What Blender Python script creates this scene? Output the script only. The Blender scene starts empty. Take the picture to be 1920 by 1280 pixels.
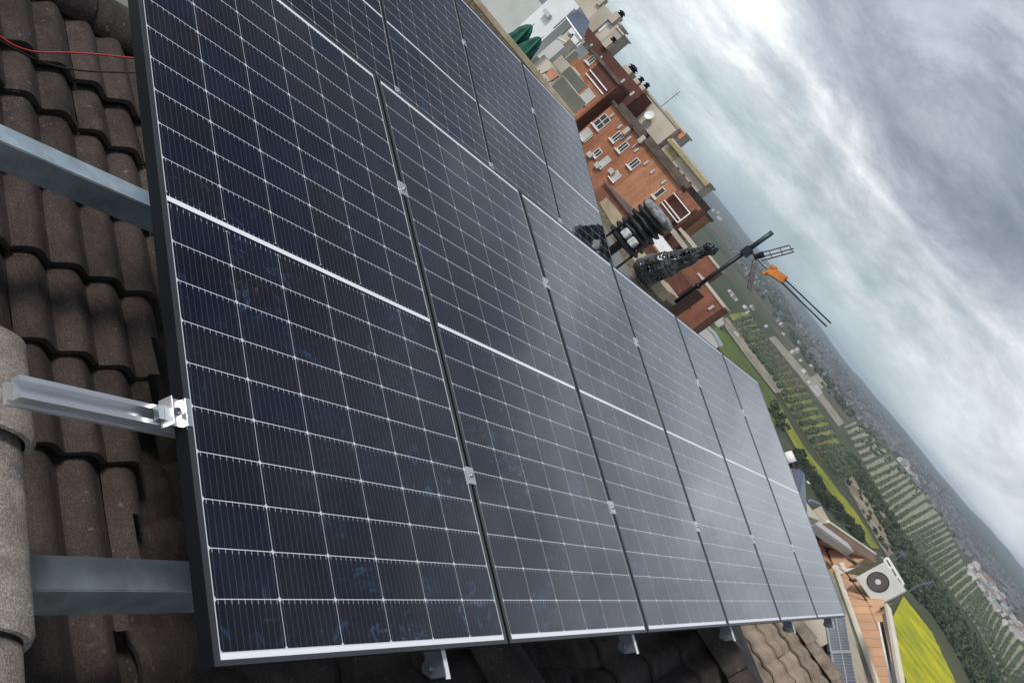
import bpy, bmesh, math, random
import numpy as np
from mathutils import Vector, Matrix, noise
random.seed(7)
D = bpy.data; SC = bpy.context.scene
COL = SC.collection
rad = math.radians

# ------------------------------------------------------------------ camera
# world axes: X along the rows of panels, Y up the slope, Z up; the camera is at the origin
F, CX, CY = 1751.13, 658.26, 622.47            # focal length / principal point in photo pixels (1920x1280)
CM = Matrix(((0.5785, 0.2227, 0.7847), (-0.3873, -0.7716, 0.5046), (0.7179, -0.5958, -0.3601)))
cam = D.cameras.new('camera'); camo = D.objects.new('camera', cam); COL.objects.link(camo)
r_, u_, b_ = CM.col[0].normalized(), -CM.col[1].normalized(), -CM.col[2].normalized()
camo.matrix_world = Matrix(((r_[0], u_[0], b_[0], 0), (r_[1], u_[1], b_[1], 0), (r_[2], u_[2], b_[2], 0), (0, 0, 0, 1)))
cam.sensor_fit = 'HORIZONTAL'; cam.sensor_width = 36; cam.lens = 36 * F / 1920
cam.shift_x = (960 - CX) / 1920; cam.shift_y = -(640 - CY) / 1920
cam.clip_start = 0.05; cam.clip_end = 60000
SC.camera = camo
SC.view_settings.view_transform = 'Standard'; SC.view_settings.look = 'None'
SC.view_settings.exposure = 0.12; SC.view_settings.gamma = 1

SUN_EL, SUN_AZ = 50, 158                        # degrees; azimuth measured from +X towards +Y
# ------------------------------------------------------------------ node helpers
class NT:
    def __init__(s, tree): s.t = tree; s.n = tree.nodes; s.l = tree.links
    def new(s, ty, **kw):
        nd = s.n.new(ty)
        for k, v in kw.items(): setattr(nd, k, v)
        return nd
    def put(s, sock, v):
        if isinstance(v, (int, float)): sock.default_value = v
        elif isinstance(v, (tuple, list)):
            v = tuple(v)
            if len(sock.default_value) == 4 and len(v) == 3: v = v + (1,)
            sock.default_value = v
        else: s.l.new(v, sock)
    def m(s, op, a, b=None, c=None, clamp=False):
        nd = s.new('ShaderNodeMath', operation=op, use_clamp=clamp)
        s.put(nd.inputs[0], a)
        if b is not None: s.put(nd.inputs[1], b)
        if c is not None: s.put(nd.inputs[2], c)
        return nd.outputs[0]
    def mix(s, f, a, b, blend='MIX'):
        nd = s.new('ShaderNodeMix', data_type='RGBA', blend_type=blend)
        s.put(nd.inputs[0], f); s.put(nd.inputs[6], a); s.put(nd.inputs[7], b)
        return nd.outputs[2]
    def noise(s, vec, scale, detail=4, rough=.55, dist=0):
        nd = s.new('ShaderNodeTexNoise'); nd.inputs['Scale'].default_value = scale
        nd.inputs['Detail'].default_value = detail; nd.inputs['Roughness'].default_value = rough
        nd.inputs['Distortion'].default_value = dist
        if vec is not None: s.l.new(vec, nd.inputs['Vector'])
        return nd.outputs[0]
    def ramp(s, f, stops, interp='LINEAR'):
        nd = s.new('ShaderNodeValToRGB'); cr = nd.color_ramp; cr.interpolation = interp
        while len(cr.elements) < len(stops): cr.elements.new(.5)
        for e, (p, c) in zip(cr.elements, stops):
            e.position = p; e.color = (*c, 1) if not isinstance(c, (int, float)) else (c, c, c, 1)
        s.l.new(f, nd.inputs[0]); return nd.outputs[0]
    def coord(s, kind='Object'):
        return s.new('ShaderNodeTexCoord').outputs[kind]
    def mapv(s, vec, scale=(1, 1, 1), rot=(0, 0, 0), loc=(0, 0, 0)):
        nd = s.new('ShaderNodeMapping'); s.l.new(vec, nd.inputs[0])
        nd.inputs['Scale'].default_value = scale; nd.inputs['Rotation'].default_value = rot; nd.inputs['Location'].default_value = loc
        return nd.outputs[0]

# ------------------------------------------------------------------ sky
W = D.worlds.new('World'); SC.world = W; W.use_nodes = True
w = NT(W.node_tree); w.n.clear()
sky = w.new('ShaderNodeTexSky', sky_type='NISHITA', sun_disc=False)
sky.sun_elevation = rad(SUN_EL); sky.sun_rotation = rad(90 - SUN_AZ); sky.altitude = 400; sky.dust_density = 2.5
gen = w.coord('Generated')
sep = w.new('ShaderNodeSeparateXYZ'); w.l.new(gen, sep.inputs[0])
zc = w.m('MAXIMUM', sep.outputs[2], 0.0)
den = w.m('ADD', zc, 0.15)
cu = w.m('DIVIDE', sep.outputs[0], den); cv = w.m('DIVIDE', sep.outputs[1], den)
cmb = w.new('ShaderNodeCombineXYZ'); w.put(cmb.inputs[0], cu); w.put(cmb.inputs[1], cv); cmb.inputs[2].default_value = 3.7
big = w.noise(w.mapv(cmb.outputs[0], (1, .62, 1), (0, 0, rad(14))), .62, 7, .55, .35)
fine = w.noise(cmb.outputs[0], 2.6, 11, .66, .6)
dens = w.m('ADD', w.m('MULTIPLY', big, .72), w.m('MULTIPLY', fine, .28))
cloud = w.ramp(dens, [(.36, (.90, .94, .96)), (.44, (.70, .74, .78)), (.50, (.50, .54, .59)), (.57, (.31, .355, .405)), (.66, (.22, .255, .30))])
bn = w.noise(w.mapv(cmb.outputs[0], (1, .7, 1), (0, 0, rad(10)), (3.1, 1.7, 0)), .9, 6, .55, .3)
zz = w.m('ADD', zc, w.m('MULTIPLY', w.m('SUBTRACT', bn, .5), w.m('ADD', .10, w.m('MULTIPLY', zc, .9))))
hz = w.ramp(zz, [(0.0, (.50, .60, .635)), (.045, (.58, .67, .70)), (.085, (.80, .83, .85)), (.105, (.64, .70, .73)), (.13, (.86, .88, .90)), (.155, (.50, .54, .60)), (.185, (.36, .395, .45)), (.25, (.30, .335, .39)), (.30, (.52, .56, .62)), (.42, (.42, .46, .52)), (.7, (.40, .43, .48))])
mul = w.ramp(dens, [(.36, (1.42, 1.40, 1.38)), (.44, (1.24, 1.23, 1.21)), (.475, (1.04, 1.04, 1.04)), (.50, (.90, .91, .93)), (.55, (.76, .78, .82)), (.62, (.60, .63, .68))])
fz = w.new('ShaderNodeSeparateXYZ'); w.l.new(w.ramp(zc, [(0, .0), (.03, .25), (.09, .75), (.3, 1.0)]), fz.inputs[0])
cl = w.mix(1.0, hz, w.mix(fz.outputs[0], (1, 1, 1), mul), 'MULTIPLY')
bil = w.ramp(w.noise(w.mapv(gen, (3.4, 3.4, 8.0), (.25, .2, .4), (1.3, 4, 2)), 1.5, 12, .66, .35), [(.32, (1.38, 1.37, 1.35)), (.43, (1.14, 1.14, 1.13)), (.49, (.98, .98, .98)), (.54, (.84, .86, .88)), (.68, (.60, .63, .67))])
cl = w.mix(1.0, cl, w.mix(w.ramp(zc, [(0, .3), (.05, .95)]), (1, 1, 1), bil), 'MULTIPLY')
side = w.m('MULTIPLY', w.m('MULTIPLY', w.m('SUBTRACT', .27, sep.outputs[1]), 6, clamp=True), w.m('MULTIPLY', w.m('MULTIPLY', sep.outputs[0], 2.5, clamp=True), .8))
cl = w.mix(side, cl, w.mix(1.0, (.70, .74, .78), bil, 'MULTIPLY'))
cl = w.mix(1.0, cl, w.ramp(zc, [(.26, (1, 1, 1)), (.44, (.56, .58, .62)), (.62, (.31, .33, .38)), (1, (.25, .27, .31))]), 'MULTIPLY')
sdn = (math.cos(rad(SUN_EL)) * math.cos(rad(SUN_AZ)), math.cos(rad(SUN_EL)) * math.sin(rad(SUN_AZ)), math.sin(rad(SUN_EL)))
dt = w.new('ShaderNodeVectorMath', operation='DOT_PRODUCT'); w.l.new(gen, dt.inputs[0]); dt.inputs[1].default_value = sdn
lobe = w.m('MULTIPLY', w.m('POWER', w.m('MAXIMUM', dt.outputs['Value'], 0.0), 3.0), 4.6)  # extra glow round the sun direction, out of view, added to brighten the scene
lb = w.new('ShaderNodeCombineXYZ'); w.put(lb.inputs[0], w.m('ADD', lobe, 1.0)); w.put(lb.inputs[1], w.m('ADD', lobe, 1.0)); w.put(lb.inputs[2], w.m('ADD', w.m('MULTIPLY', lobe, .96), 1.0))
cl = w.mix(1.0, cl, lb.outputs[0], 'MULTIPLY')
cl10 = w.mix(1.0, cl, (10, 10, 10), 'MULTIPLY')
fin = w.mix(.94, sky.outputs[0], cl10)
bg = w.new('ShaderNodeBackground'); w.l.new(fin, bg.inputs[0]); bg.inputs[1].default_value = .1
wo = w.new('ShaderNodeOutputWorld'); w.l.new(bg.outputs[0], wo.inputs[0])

sun = D.lights.new('sun', 'SUN'); sun.energy = 2.5; sun.angle = rad(12); sun.color = (1, .96, .9)
suno = D.objects.new('sun', sun); COL.objects.link(suno)
sd = Vector((math.cos(rad(SUN_EL)) * math.cos(rad(SUN_AZ)), math.cos(rad(SUN_EL)) * math.sin(rad(SUN_AZ)), math.sin(rad(SUN_EL))))
suno.rotation_euler = sd.to_track_quat('Z', 'Y').to_euler()

# ------------------------------------------------------------------ placing helpers: a photo pixel cut with a real plane
def ray(x, y): return CM @ Vector(((x - CX) / F, (y - CY) / F, 1))
def atx(x, y, X): d = ray(x, y); return d * (X / d.x)
def aty(x, y, Y): d = ray(x, y); return d * (Y / d.y)
def atz(x, y, Z): d = ray(x, y); return d * (Z / d.z)
def atp(x, y, P, N): d = ray(x, y); return d * (Vector(P).dot(N) / d.dot(N))

# ------------------------------------------------------------------ object helpers
def tag(o, label=None, cat=None, group=None, kind=None):
    if label: o['label'] = label
    if cat: o['category'] = cat
    if group: o['group'] = group
    if kind: o['kind'] = kind
    return o
def empty(name, loc=(0, 0, 0), label=None, cat=None, group=None, rot=(0, 0, 0)):
    o = D.objects.new(name, None); COL.objects.link(o); o.location = loc; o.rotation_euler = rot; o.empty_display_size = .2
    return tag(o, label, cat, group)
class MB:
    def __init__(s): s.v = []; s.f = []
    def add(s, vs, fs):
        n = len(s.v); s.v += [tuple(p) for p in vs]; s.f += [tuple(i + n for i in f) for f in fs]; return s
    def box(s, lo, hi, M=None):
        x0, y0, z0 = lo; x1, y1, z1 = hi
        vs = [Vector(p) for p in ((x0, y0, z0), (x1, y0, z0), (x1, y1, z0), (x0, y1, z0), (x0, y0, z1), (x1, y0, z1), (x1, y1, z1), (x0, y1, z1))]
        if M: vs = [M @ p for p in vs]
        return s.add(vs, [(0, 3, 2, 1), (4, 5, 6, 7), (0, 1, 5, 4), (1, 2, 6, 5), (2, 3, 7, 6), (3, 0, 4, 7)])
    def prism(s, pts, z0, z1):
        n = len(pts); vs = [(p[0], p[1], z0) for p in pts] + [(p[0], p[1], z1) for p in pts]
        fs = [tuple(range(n))[::-1], tuple(range(n, 2 * n))] + [(i, (i + 1) % n, (i + 1) % n + n, i + n) for i in range(n)]
        return s.add(vs, fs)
    def tube(s, pts, r, n=8, cap=True):
        pts = [Vector(p) for p in pts]; rs = r if isinstance(r, (list, tuple)) else [r] * len(pts)
        base = len(s.v); vs = []; fs = []; a = None
        for i, p in enumerate(pts):
            t = (pts[min(i + 1, len(pts) - 1)] - pts[max(i - 1, 0)]).normalized()
            if a is None: a = t.orthogonal().normalized()
            a = (a - t * a.dot(t)).normalized(); b = t.cross(a)
            for k in range(n):
                th = 2 * math.pi * k / n; vs.append(p + (a * math.cos(th) + b * math.sin(th)) * rs[i])
        for i in range(len(pts) - 1):
            for k in range(n):
                fs.append((i * n + k, i * n + (k + 1) % n, (i + 1) * n + (k + 1) % n, (i + 1) * n + k))
        if cap: fs.append(tuple(range(n))[::-1]); fs.append(tuple((len(pts) - 1) * n + k for k in range(n)))
        return s.add(vs, fs)
    def lathe(s, prof, n=24, c=(0, 0, 0), M=None):
        vs = []; fs = []
        for r, z in prof:
            for k in range(n):
                th = 2 * math.pi * k / n; p = Vector((c[0] + r * math.cos(th), c[1] + r * math.sin(th), c[2] + z)); vs.append(M @ p if M else p)
        for i in range(len(prof) - 1):
            for k in range(n): fs.append((i * n + k, i * n + (k + 1) % n, (i + 1) * n + (k + 1) % n, (i + 1) * n + k))
        fs.append(tuple(range(n))[::-1]); fs.append(tuple((len(prof) - 1) * n + k for k in range(n)))
        return s.add(vs, fs)
    def build(s, name, mat, parent=None, smooth=False, bevel=0, link=True):
        me = D.meshes.new(name); me.from_pydata(s.v, [], s.f); me.materials.append(mat)
        bm = bmesh.new(); bm.from_mesh(me); bmesh.ops.recalc_face_normals(bm, faces=bm.faces)
        if bevel: bmesh.ops.bevel(bm, geom=bm.edges[:], offset=bevel, segments=2, affect='EDGES', clamp_overlap=True)
        bm.to_mesh(me); bm.free()
        if smooth:
            for p in me.polygons: p.use_smooth = True
        o = D.objects.new(name, me)
        if link: COL.objects.link(o)
        if parent: o.parent = parent
        return o
def copy_tree(o, parent=None):
    c = o.copy(); COL.objects.link(c); c.parent = parent
    for ch in [x for x in D.objects if x.parent == o]: copy_tree(ch, c)
    return c

# ------------------------------------------------------------------ materials
MATS = {}
def pmat(name, col, rough=.6, metal=0, var=.25, nscale=3, bump=0, bscale=60, spec=.5, coat=0, col2=None, coord='Object', detail=5):
    m = D.materials.new(name); m.use_nodes = True; t = NT(m.node_tree); b = t.n['Principled BSDF']
    c = t.coord(coord); nz = t.noise(c, nscale, detail)
    c2 = col2 or tuple(max(0, x * (1 - var)) for x in col); c1 = tuple(min(1, x * (1 + var)) for x in col) if not col2 else col
    f = t.ramp(nz, [(.32, c2), (.68, c1)])
    t.l.new(f, b.inputs['Base Color'])
    b.inputs['Roughness'].default_value = rough; b.inputs['Metallic'].default_value = metal
    b.inputs['Specular IOR Level'].default_value = spec; b.inputs['Coat Weight'].default_value = coat
    if bump:
        bn = t.new('ShaderNodeBump'); bn.inputs['Strength'].default_value = bump; bn.inputs['Distance'].default_value = .01
        t.l.new(t.noise(c, bscale, 6, .65), bn.inputs['Height']); t.l.new(bn.outputs[0], b.inputs['Normal'])
    MATS[name] = m; return m

def tile_mat(name, dark, light, moss=None):
    m = D.materials.new(name); m.use_nodes = True; t = NT(m.node_tree); b = t.n['Principled BSDF']
    c = t.coord('Object')
    n1 = t.noise(c, 2.2, 5, .6); n2 = t.noise(c, 260, 3, .7); n3 = t.noise(c, 16, 5, .7)
    base = t.ramp(n1, [(.3, dark), (.7, light)])
    an = t.new('ShaderNodeAttribute'); an.attribute_name = 'tv'
    base = t.mix(1.0, base, t.ramp(an.outputs['Fac'], [(0, (.82, .82, .83)), (.5, (1, .99, .98)), (1, (1.22, 1.19, 1.16))]), 'MULTIPLY')
    base = t.mix(t.m('MULTIPLY', t.ramp(n3, [(.42, 0.0), (.72, 1.0)]), .5), base, tuple(x * 1.35 for x in light))
    grain = t.ramp(n2, [(.34, (.45, .45, .45)), (.52, (1, 1, 1)), (.66, (1.9, 1.85, 1.8))])
    base = t.mix(.85, base, grain, 'MULTIPLY')
    lich = t.m('MULTIPLY', t.ramp(t.noise(c, 42, 5, .6), [(.63, 0.0), (.67, 1.0)]), t.ramp(t.noise(c, 2.7, 3), [(.45, 0.0), (.6, .75)]))
    base = t.mix(lich, base, tuple(min(.4, x * 2.6) for x in light))
    streak = t.ramp(t.noise(t.mapv(c, (9, 1.2, 1.2)), 1, 4, .6), [(.38, (.72, .71, .70)), (.6, (1.06, 1.06, 1.06))])
    base = t.mix(1.0, base, streak, 'MULTIPLY')
    if moss:
        base = t.mix(t.m('MULTIPLY', t.ramp(t.noise(c, 5, 6, .7), [(.55, 0.0), (.68, 1.0)]), .6), base, moss)
    t.l.new(base, b.inputs['Base Color']); b.inputs['Roughness'].default_value = .93; b.inputs['Specular IOR Level'].default_value = .25
    bn = t.new('ShaderNodeBump'); bn.inputs['Strength'].default_value = .55; bn.inputs['Distance'].default_value = .004
    t.l.new(t.m('ADD', n2, t.m('MULTIPLY', n3, .8)), bn.inputs['Height']); t.l.new(bn.outputs[0], b.inputs['Normal'])
    return m
M_TILE = tile_mat('brown_concrete_tile', (.034, .027, .024), (.066, .053, .047))
M_TILE_L = tile_mat('light_brown_tile', (.20, .155, .12), (.29, .23, .18), moss=(.09, .085, .05))
M_CAP = tile_mat('weathered_cap_tile', (.25, .22, .185), (.36, .32, .275))
M_FRAME = pmat('black_anodised_frame', (.012, .013, .016), .38, .5, .1)
M_LIP = pmat('frame_lip_metal', (.10, .105, .11), .42, .75, .1)
M_ALU = pmat('raw_aluminium', (.82, .83, .84), .32, .85, .06, 8)
M_GALV = pmat('galvanised_steel', (.56, .66, .70), .30, .75, .28, 9, .12, 20)
M_GALV_D = pmat('dull_galvanised_steel', (.17, .19, .21), .45, .75, .22, 12, .1, 30)
M_BOLT = pmat('bolt_steel', (.35, .35, .36), .3, .9, .1)
M_RED = pmat('red_cable_jacket', (.42, .03, .035), .4, 0, .1)
M_BLACK = pmat('black_cable_jacket', (.012, .012, .012), .4, 0, .1)
M_WHITE = pmat('white_paint', (.72, .71, .68), .6, 0, .08, 2)
M_MORTAR = pmat('grey_mortar', (.17, .15, .13), .95, 0, .3, 9, .5, 80)

def panel_mat(name='solar_cells', rough=.055):
    """local x = across the panel (m), local y = down the panel (m)."""
    m = D.materials.new(name); m.use_nodes = True; t = NT(m.node_tree); b = t.n['Principled BSDF']
    tc = t.coord('Object'); sp = t.new('ShaderNodeSeparateXYZ'); t.l.new(tc, sp.inputs[0])
    x, y = sp.outputs[0], sp.outputs[1]
    cm, W_, top, mg = .0179, 1.134, .022, .0260
    pu = (W_ - 2 * cm) / 6; rp = (1.903 - 2 * top - mg) / 20
    cu = t.m('DIVIDE', t.m('SUBTRACT', x, cm), pu)
    ymid = top + 10 * rp
    low = t.m('GREATER_THAN', y, ymid + mg / 2)
    yy = t.m('SUBTRACT', t.m('SUBTRACT', y, top), t.m('MULTIPLY', low, mg))
    cv = t.m('DIVIDE', yy, rp)
    fu = t.m('FRACT', cu); fv = t.m('FRACT', cv)
    du = t.m('MULTIPLY', t.m('MINIMUM', fu, t.m('SUBTRACT', 1.0, fu)), pu)      # metres to the nearest cell edge
    dv = t.m('MULTIPLY', t.m('MINIMUM', fv, t.m('SUBTRACT', 1.0, fv)), rp)
    g1 = t.m('LESS_THAN', du, .00075); g2 = t.m('LESS_THAN', dv, .00085)
    dia = t.m('LESS_THAN', t.m('ADD', du, dv), .0062)
    midb = t.m('LESS_THAN', t.m('ABSOLUTE', t.m('SUBTRACT', y, ymid + mg / 2)), .0062)
    inb = t.m('MULTIPLY', t.m('MULTIPLY', t.m('GREATER_THAN', cu, -.004), t.m('LESS_THAN', cu, 6.004)),
              t.m('MULTIPLY', t.m('GREATER_THAN', y, top - .001), t.m('LESS_THAN', y, 1.903 - top + .001)))
    midzone = t.m('LESS_THAN', t.m('ABSOLUTE', t.m('SUBTRACT', y, ymid + mg / 2)), mg / 2 + .002)
    outb = t.m('SUBTRACT', 1.0, inb)
    lines = t.m('MAXIMUM', t.m('MAXIMUM', g1, g2), dia)
    lines = t.m('MAXIMUM', t.m('MULTIPLY', lines, t.m('SUBTRACT', 1.0, midzone)), midb)
    white = t.m('MAXIMUM', t.m('MULTIPLY', lines, .74), t.m('MAXIMUM', outb, midb))
    # busbars: ten per cell, with small solder pads near both ends
    bu = t.m('FRACT', t.m('MULTIPLY', fu, 10)); bd = t.m('ABSOLUTE', t.m('SUBTRACT', bu, .5))
    bus = t.m('LESS_THAN', bd, .024)
    pad = t.m('MULTIPLY', t.m('LESS_THAN', bd, .040), t.m('MULTIPLY', t.m('LESS_THAN', dv, .0085), t.m('LESS_THAN', fv, .5)))
    finger = t.m('LESS_THAN', t.m('FRACT', t.m('MULTIPLY', cv, 60)), .22)
    cell_id = t.new('ShaderNodeCombineXYZ'); t.put(cell_id.inputs[0], t.m('FLOOR', cu)); t.put(cell_id.inputs[1], t.m('FLOOR', cv))
    oi = t.new('ShaderNodeObjectInfo'); t.put(cell_id.inputs[2], t.m('MULTIPLY', oi.outputs['Random'], 50))
    wn = t.new('ShaderNodeTexWhiteNoise'); t.l.new(cell_id.outputs[0], wn.inputs[0])
    cell = t.ramp(wn.outputs[0], [(0, (.0034, .0044, .0165)), (.45, (.0048, .0050, .0125)), (.75, (.0080, .0058, .0120)), (1, (.0030, .0056, .0190))])
    off = t.new('ShaderNodeVectorMath', operation='ADD'); t.l.new(tc, off.inputs[0]); cb = t.new('ShaderNodeCombineXYZ'); t.put(cb.inputs[0], t.m('MULTIPLY', oi.outputs['Random'], 31)); t.put(cb.inputs[1], t.m('MULTIPLY', oi.outputs['Random'], 17)); t.l.new(cb.outputs[0], off.inputs[1]); tv = off.outputs[0]
    smear = t.ramp(t.noise(t.mapv(tv, (1, 1.5, 1), (0, 0, .6)), 13, 8, .72, 1.8), [(.545, 0.0), (.66, 1.0)])
    wipe = t.ramp(t.noise(t.mapv(tv, (.7, 3.2, 1), (0, 0, -.7)), 6, 5, .6, .8), [(.56, 0.0), (.70, 1.0)])
    zone = t.m('MULTIPLY', t.ramp(t.noise(tv, 2.6, 3), [(.47, 0.0), (.60, 1.0)]), t.m('MULTIPLY', t.m('SUBTRACT', y, .45), 1.0, clamp=True))
    smear2 = t.m('MULTIPLY', t.m('ADD', smear, t.m('MULTIPLY', wipe, .35), clamp=True), zone)
    cell = t.mix(t.m('MULTIPLY', smear2, .42), cell, (.10, .22, .40))
    cell = t.mix(t.m('MULTIPLY', finger, .004), cell, (.3, .3, .35))
    cell = t.mix(t.m('MULTIPLY', bus, .20), cell, (.42, .43, .47))
    cell = t.mix(t.m('MULTIPLY', pad, .6), cell, (.75, .76, .78))
    col = t.mix(white, cell, (.86, .87, .89))
    dust = t.ramp(t.noise(t.mapv(tv, (1.4, 1, 1)), 3.1, 8, .7), [(.40, 0.0), (.75, 1.0)])
    edge = t.m('MULTIPLY', t.m('SUBTRACT', 1.0, t.m('MULTIPLY', t.m('SUBTRACT', 1.885, y), 40, clamp=True)), .5)
    col = t.mix(t.m('ADD', t.m('MULTIPLY', dust, .012), .001), col, (.42, .41, .38))
    t.l.new(col, b.inputs['Base Color'])
    t.put(b.inputs['Roughness'], t.m('ADD', rough, t.m('MULTIPLY', dust, .07)))
    b.inputs['IOR'].default_value = 1.33; b.inputs['Coat Weight'].default_value = 1; b.inputs['Coat IOR'].default_value = 1.25; b.inputs['Coat Roughness'].default_value = .035
    return m
M_CELLS = panel_mat()

# ------------------------------------------------------------------ solar panels of the two rows
PW, PH, GAP = 1.134, 1.903, .0145
def basis(O, U, V):
    U = Vector(U).normalized(); V = Vector(V); V = (V - U * V.dot(U)).normalized(); N = V.cross(U).normalized()
    # local x = U, local y = V (down the slope), local z = U x V (points down), so -z is up
    Zl = U.cross(V)
    return Matrix(((U.x, V.x, Zl.x, O[0]), (U.y, V.y, Zl.y, O[1]), (U.z, V.z, Zl.z, O[2]), (0, 0, 0, 1)))
LS, LT, FH = .0150, .0100, .035
def make_panel(name, label, group):
    root = empty(name, label=label, cat='solar panel', group=group)
    f = MB()
    f.box((0, 0, .0022), (.002, PH, FH)); f.box((PW - .002, 0, .0022), (PW, PH, FH)); f.box((.002, 0, .0022), (PW - .002, .002, FH)); f.box((.002, PH - .002, .0022), (PW - .002, PH, FH))
    f.box((.002, .002, FH - .002), (.030, PH - .002, FH)); f.box((PW - .030, .002, FH - .002), (PW - .002, PH - .002, FH))
    f.box((.03, .002, FH - .002), (PW - .03, .03, FH)); f.box((.03, PH - .03, FH - .002), (PW - .03, PH - .002, FH))
    f.build('frame', M_FRAME, root)
    l = MB()
    l.box((0, 0, 0), (LS, PH, .002)); l.box((PW - LS, 0, 0), (PW, PH, .002)); l.box((LS, 0, 0), (PW - LS, LT, .002)); l.box((LS, PH - LT, 0), (PW - LS, PH, .002))
    l.build('frame_lip', M_LIP, root)
    g = MB(); g.box((LS + .0002, LT + .0002, .0012), (PW - LS - .0002, PH - LT - .0002, .006)); g.build('glass', M_CELLS, root)
    return root
P1o = Vector((1.2489, 2.2858, -.5640)); P1u = Vector((1, 0, -.0071)); P1v = Vector((-.0019, -.9624, -.2717))
Nm1 = basis(P1o, P1u, P1v)
q = (2.7032, 4.8325, -.3909, .0158, .3323, -.0090)
P2u = Vector((math.cos(q[3]) * math.cos(q[5]), math.sin(q[3]) * math.cos(q[5]), math.sin(q[5])))
Y2 = Vector((0, 0, 1)).cross(P2u).normalized(); P2v = -(Y2 * math.cos(q[4]) + P2u.cross(Y2) * math.sin(q[4])); P2o = Vector(q[:3])
Nm2 = basis(P2o, P2u, P2v)
ordn = ['first', 'second', 'third', 'fourth', 'fifth', 'sixth']
proto = make_panel('solar_panel', 'black framed solar panel nearest the camera, with hand smears and an end clamp', 'panels of the lower row')
proto.matrix_world = Nm1
for i in range(1, 6):
    c = copy_tree(proto); c.matrix_world = Nm1 @ Matrix.Translation((i * (PW + GAP), 0, 0))
    c['label'] = 'black framed solar panel, %s from the camera in the long lower row' % ordn[i]
for i in range(4):
    c = copy_tree(proto); c.matrix_world = Nm2 @ Matrix.Translation((i * (PW + GAP), 0, 0))
    c['label'] = 'black framed solar panel, %s from the camera in the upper row behind' % ordn[i]
    c['group'] = 'panels of the upper row'
def L1(u, v, w_=0): return Nm1 @ Vector((u, v, w_))   # w_ > 0 is below the glass
def L2(u, v, w_=0): return Nm2 @ Vector((u, v, w_))
VC = (.47, 1.44)
def mid_clamp(M, u, v, label):
    root = empty('mid_clamp', label=label, cat='clamp', group='clamps between the panels'); root.matrix_world = M @ Matrix.Translation((u, v, 0))
    b = MB(); b.box((-.0215, -.025, -.0035), (.0215, .025, -.0004)); b.box((-.006, -.025, -.0004), (-.004, .025, .03)); b.box((.004, -.025, -.0004), (.006, .025, .03))
    b.build('plate', M_ALU, root)
    b = MB(); b.lathe([(.007, 0), (.007, -.006), (.004, -.007)], 12, (0, 0, -.0035)); b.build('bolt', M_BOLT, root, True)
    return root
mc = None
for row, (M, n) in enumerate(((Nm1, 6), (Nm2, 4))):
    for i in range(1, n):
        for j, v in enumerate(VC):
            u = i * (PW + GAP) - GAP / 2
            lab = 'small silver clamp in the %s gap from the camera, %s rail of the %s row' % (ordn[i - 1], ('upper', 'lower')[j], ('lower', 'upper')[row])
            if mc is None: mc = mid_clamp(M, u, v, lab)
            else:
                c = copy_tree(mc); c.matrix_world = M @ Matrix.Translation((u, v, 0)); c['label'] = lab
# end clamp: Z shaped, on the near edge of the first panel
ec = empty('end_clamp', label='silver Z shaped end clamp gripping the near edge of the first panel on the rail', cat='clamp'); ec.matrix_world = Nm1 @ Matrix.Translation((0, 1.44, 0))
b = MB(); b.box((-.002, -.028, -.0035), (.012, .028, -.0005)); b.box((-.003, -.028, -.0035), (-.0005, .028, .012)); b.box((-.034, -.028, .0095), (-.003, .028, .012)); b.box((-.0365, -.028, -.0035 + .002), (-.034, .028, .034))
b.build('bracket', M_ALU, ec, bevel=.0006)
b = MB(); b.lathe([(.0085, .0), (.0085, -.008), (.0055, -.008), (.0055, -.004)], 16, (-.018, 0, .0095)); b.build('bolt', M_BOLT, ec)
b = MB(); b.box((-.052, -.014, .02), (-.037, .014, .034)); b.build('slot_nut', M_GALV_D, ec)

# ------------------------------------------------------------------ rails and beams
def rail(M, u0, u1, v, label, visible_end=True):
    h, wd = .044, .040; z0 = FH + .0005
    sec = [(-wd/2, 0), (-.011, 0), (-.011, .003), (-.015, .003), (-.015, .018), (.015, .018), (.015, .003), (.011, .003), (.011, 0), (wd/2, 0), (wd/2, .021), (.012, .023), (.012, .034), (wd/2, .036), (wd/2, h), (-wd/2, h), (-wd/2, .036), (-.012, .034), (-.012, .023), (-wd/2, .021)]
    n = len(sec); vs = [(u0, v + a, z0 + b_) for a, b_ in sec] + [(u1, v + a, z0 + b_) for a, b_ in sec]
    m = MB(); m.add(vs, [tuple(range(n))[::-1], tuple(range(n, 2 * n))] + [(i, (i + 1) % n, (i + 1) % n + n, i + n) for i in range(n)])
    o = m.build('mounting_rail', M_ALU); o.matrix_world = M; return tag(o, label, 'rail', 'aluminium mounting rails')
rail(Nm1, -.345, 6.89, VC[1], 'silver slotted rail jutting out to the left under the near edge of the first panel')
rail(Nm1, .14, 6.89, VC[0], 'silver slotted rail hidden under the top half of the lower row')
rail(Nm2, .02, 4.59, VC[0], 'silver slotted rail under the top half of the upper row')
rail(Nm2, .02, 4.59, VC[1], 'silver slotted rail under the bottom half of the upper row')
def beam(p, w_, h, x0, x1, mat, label, name='steel_beam'):
    # p = (y, z) of the near top edge
    y, z = p; m = MB(); m.box((x0, y, z - h), (x1, y + w_, z)); o = m.build(name, mat, bevel=.003); return tag(o, label, 'beam', 'galvanised beams under the panels')
beam((.743, -1.35), .078, .102, 1.0, 8.0, M_GALV, 'galvanised box beam crossing low on the left above the tiles, beside the light cap tiles')
beam((1.83, -1.15), .074, .082, .5, 8.0, M_GALV, 'galvanised box beam crossing high on the left, disappearing under the first panel')

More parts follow.
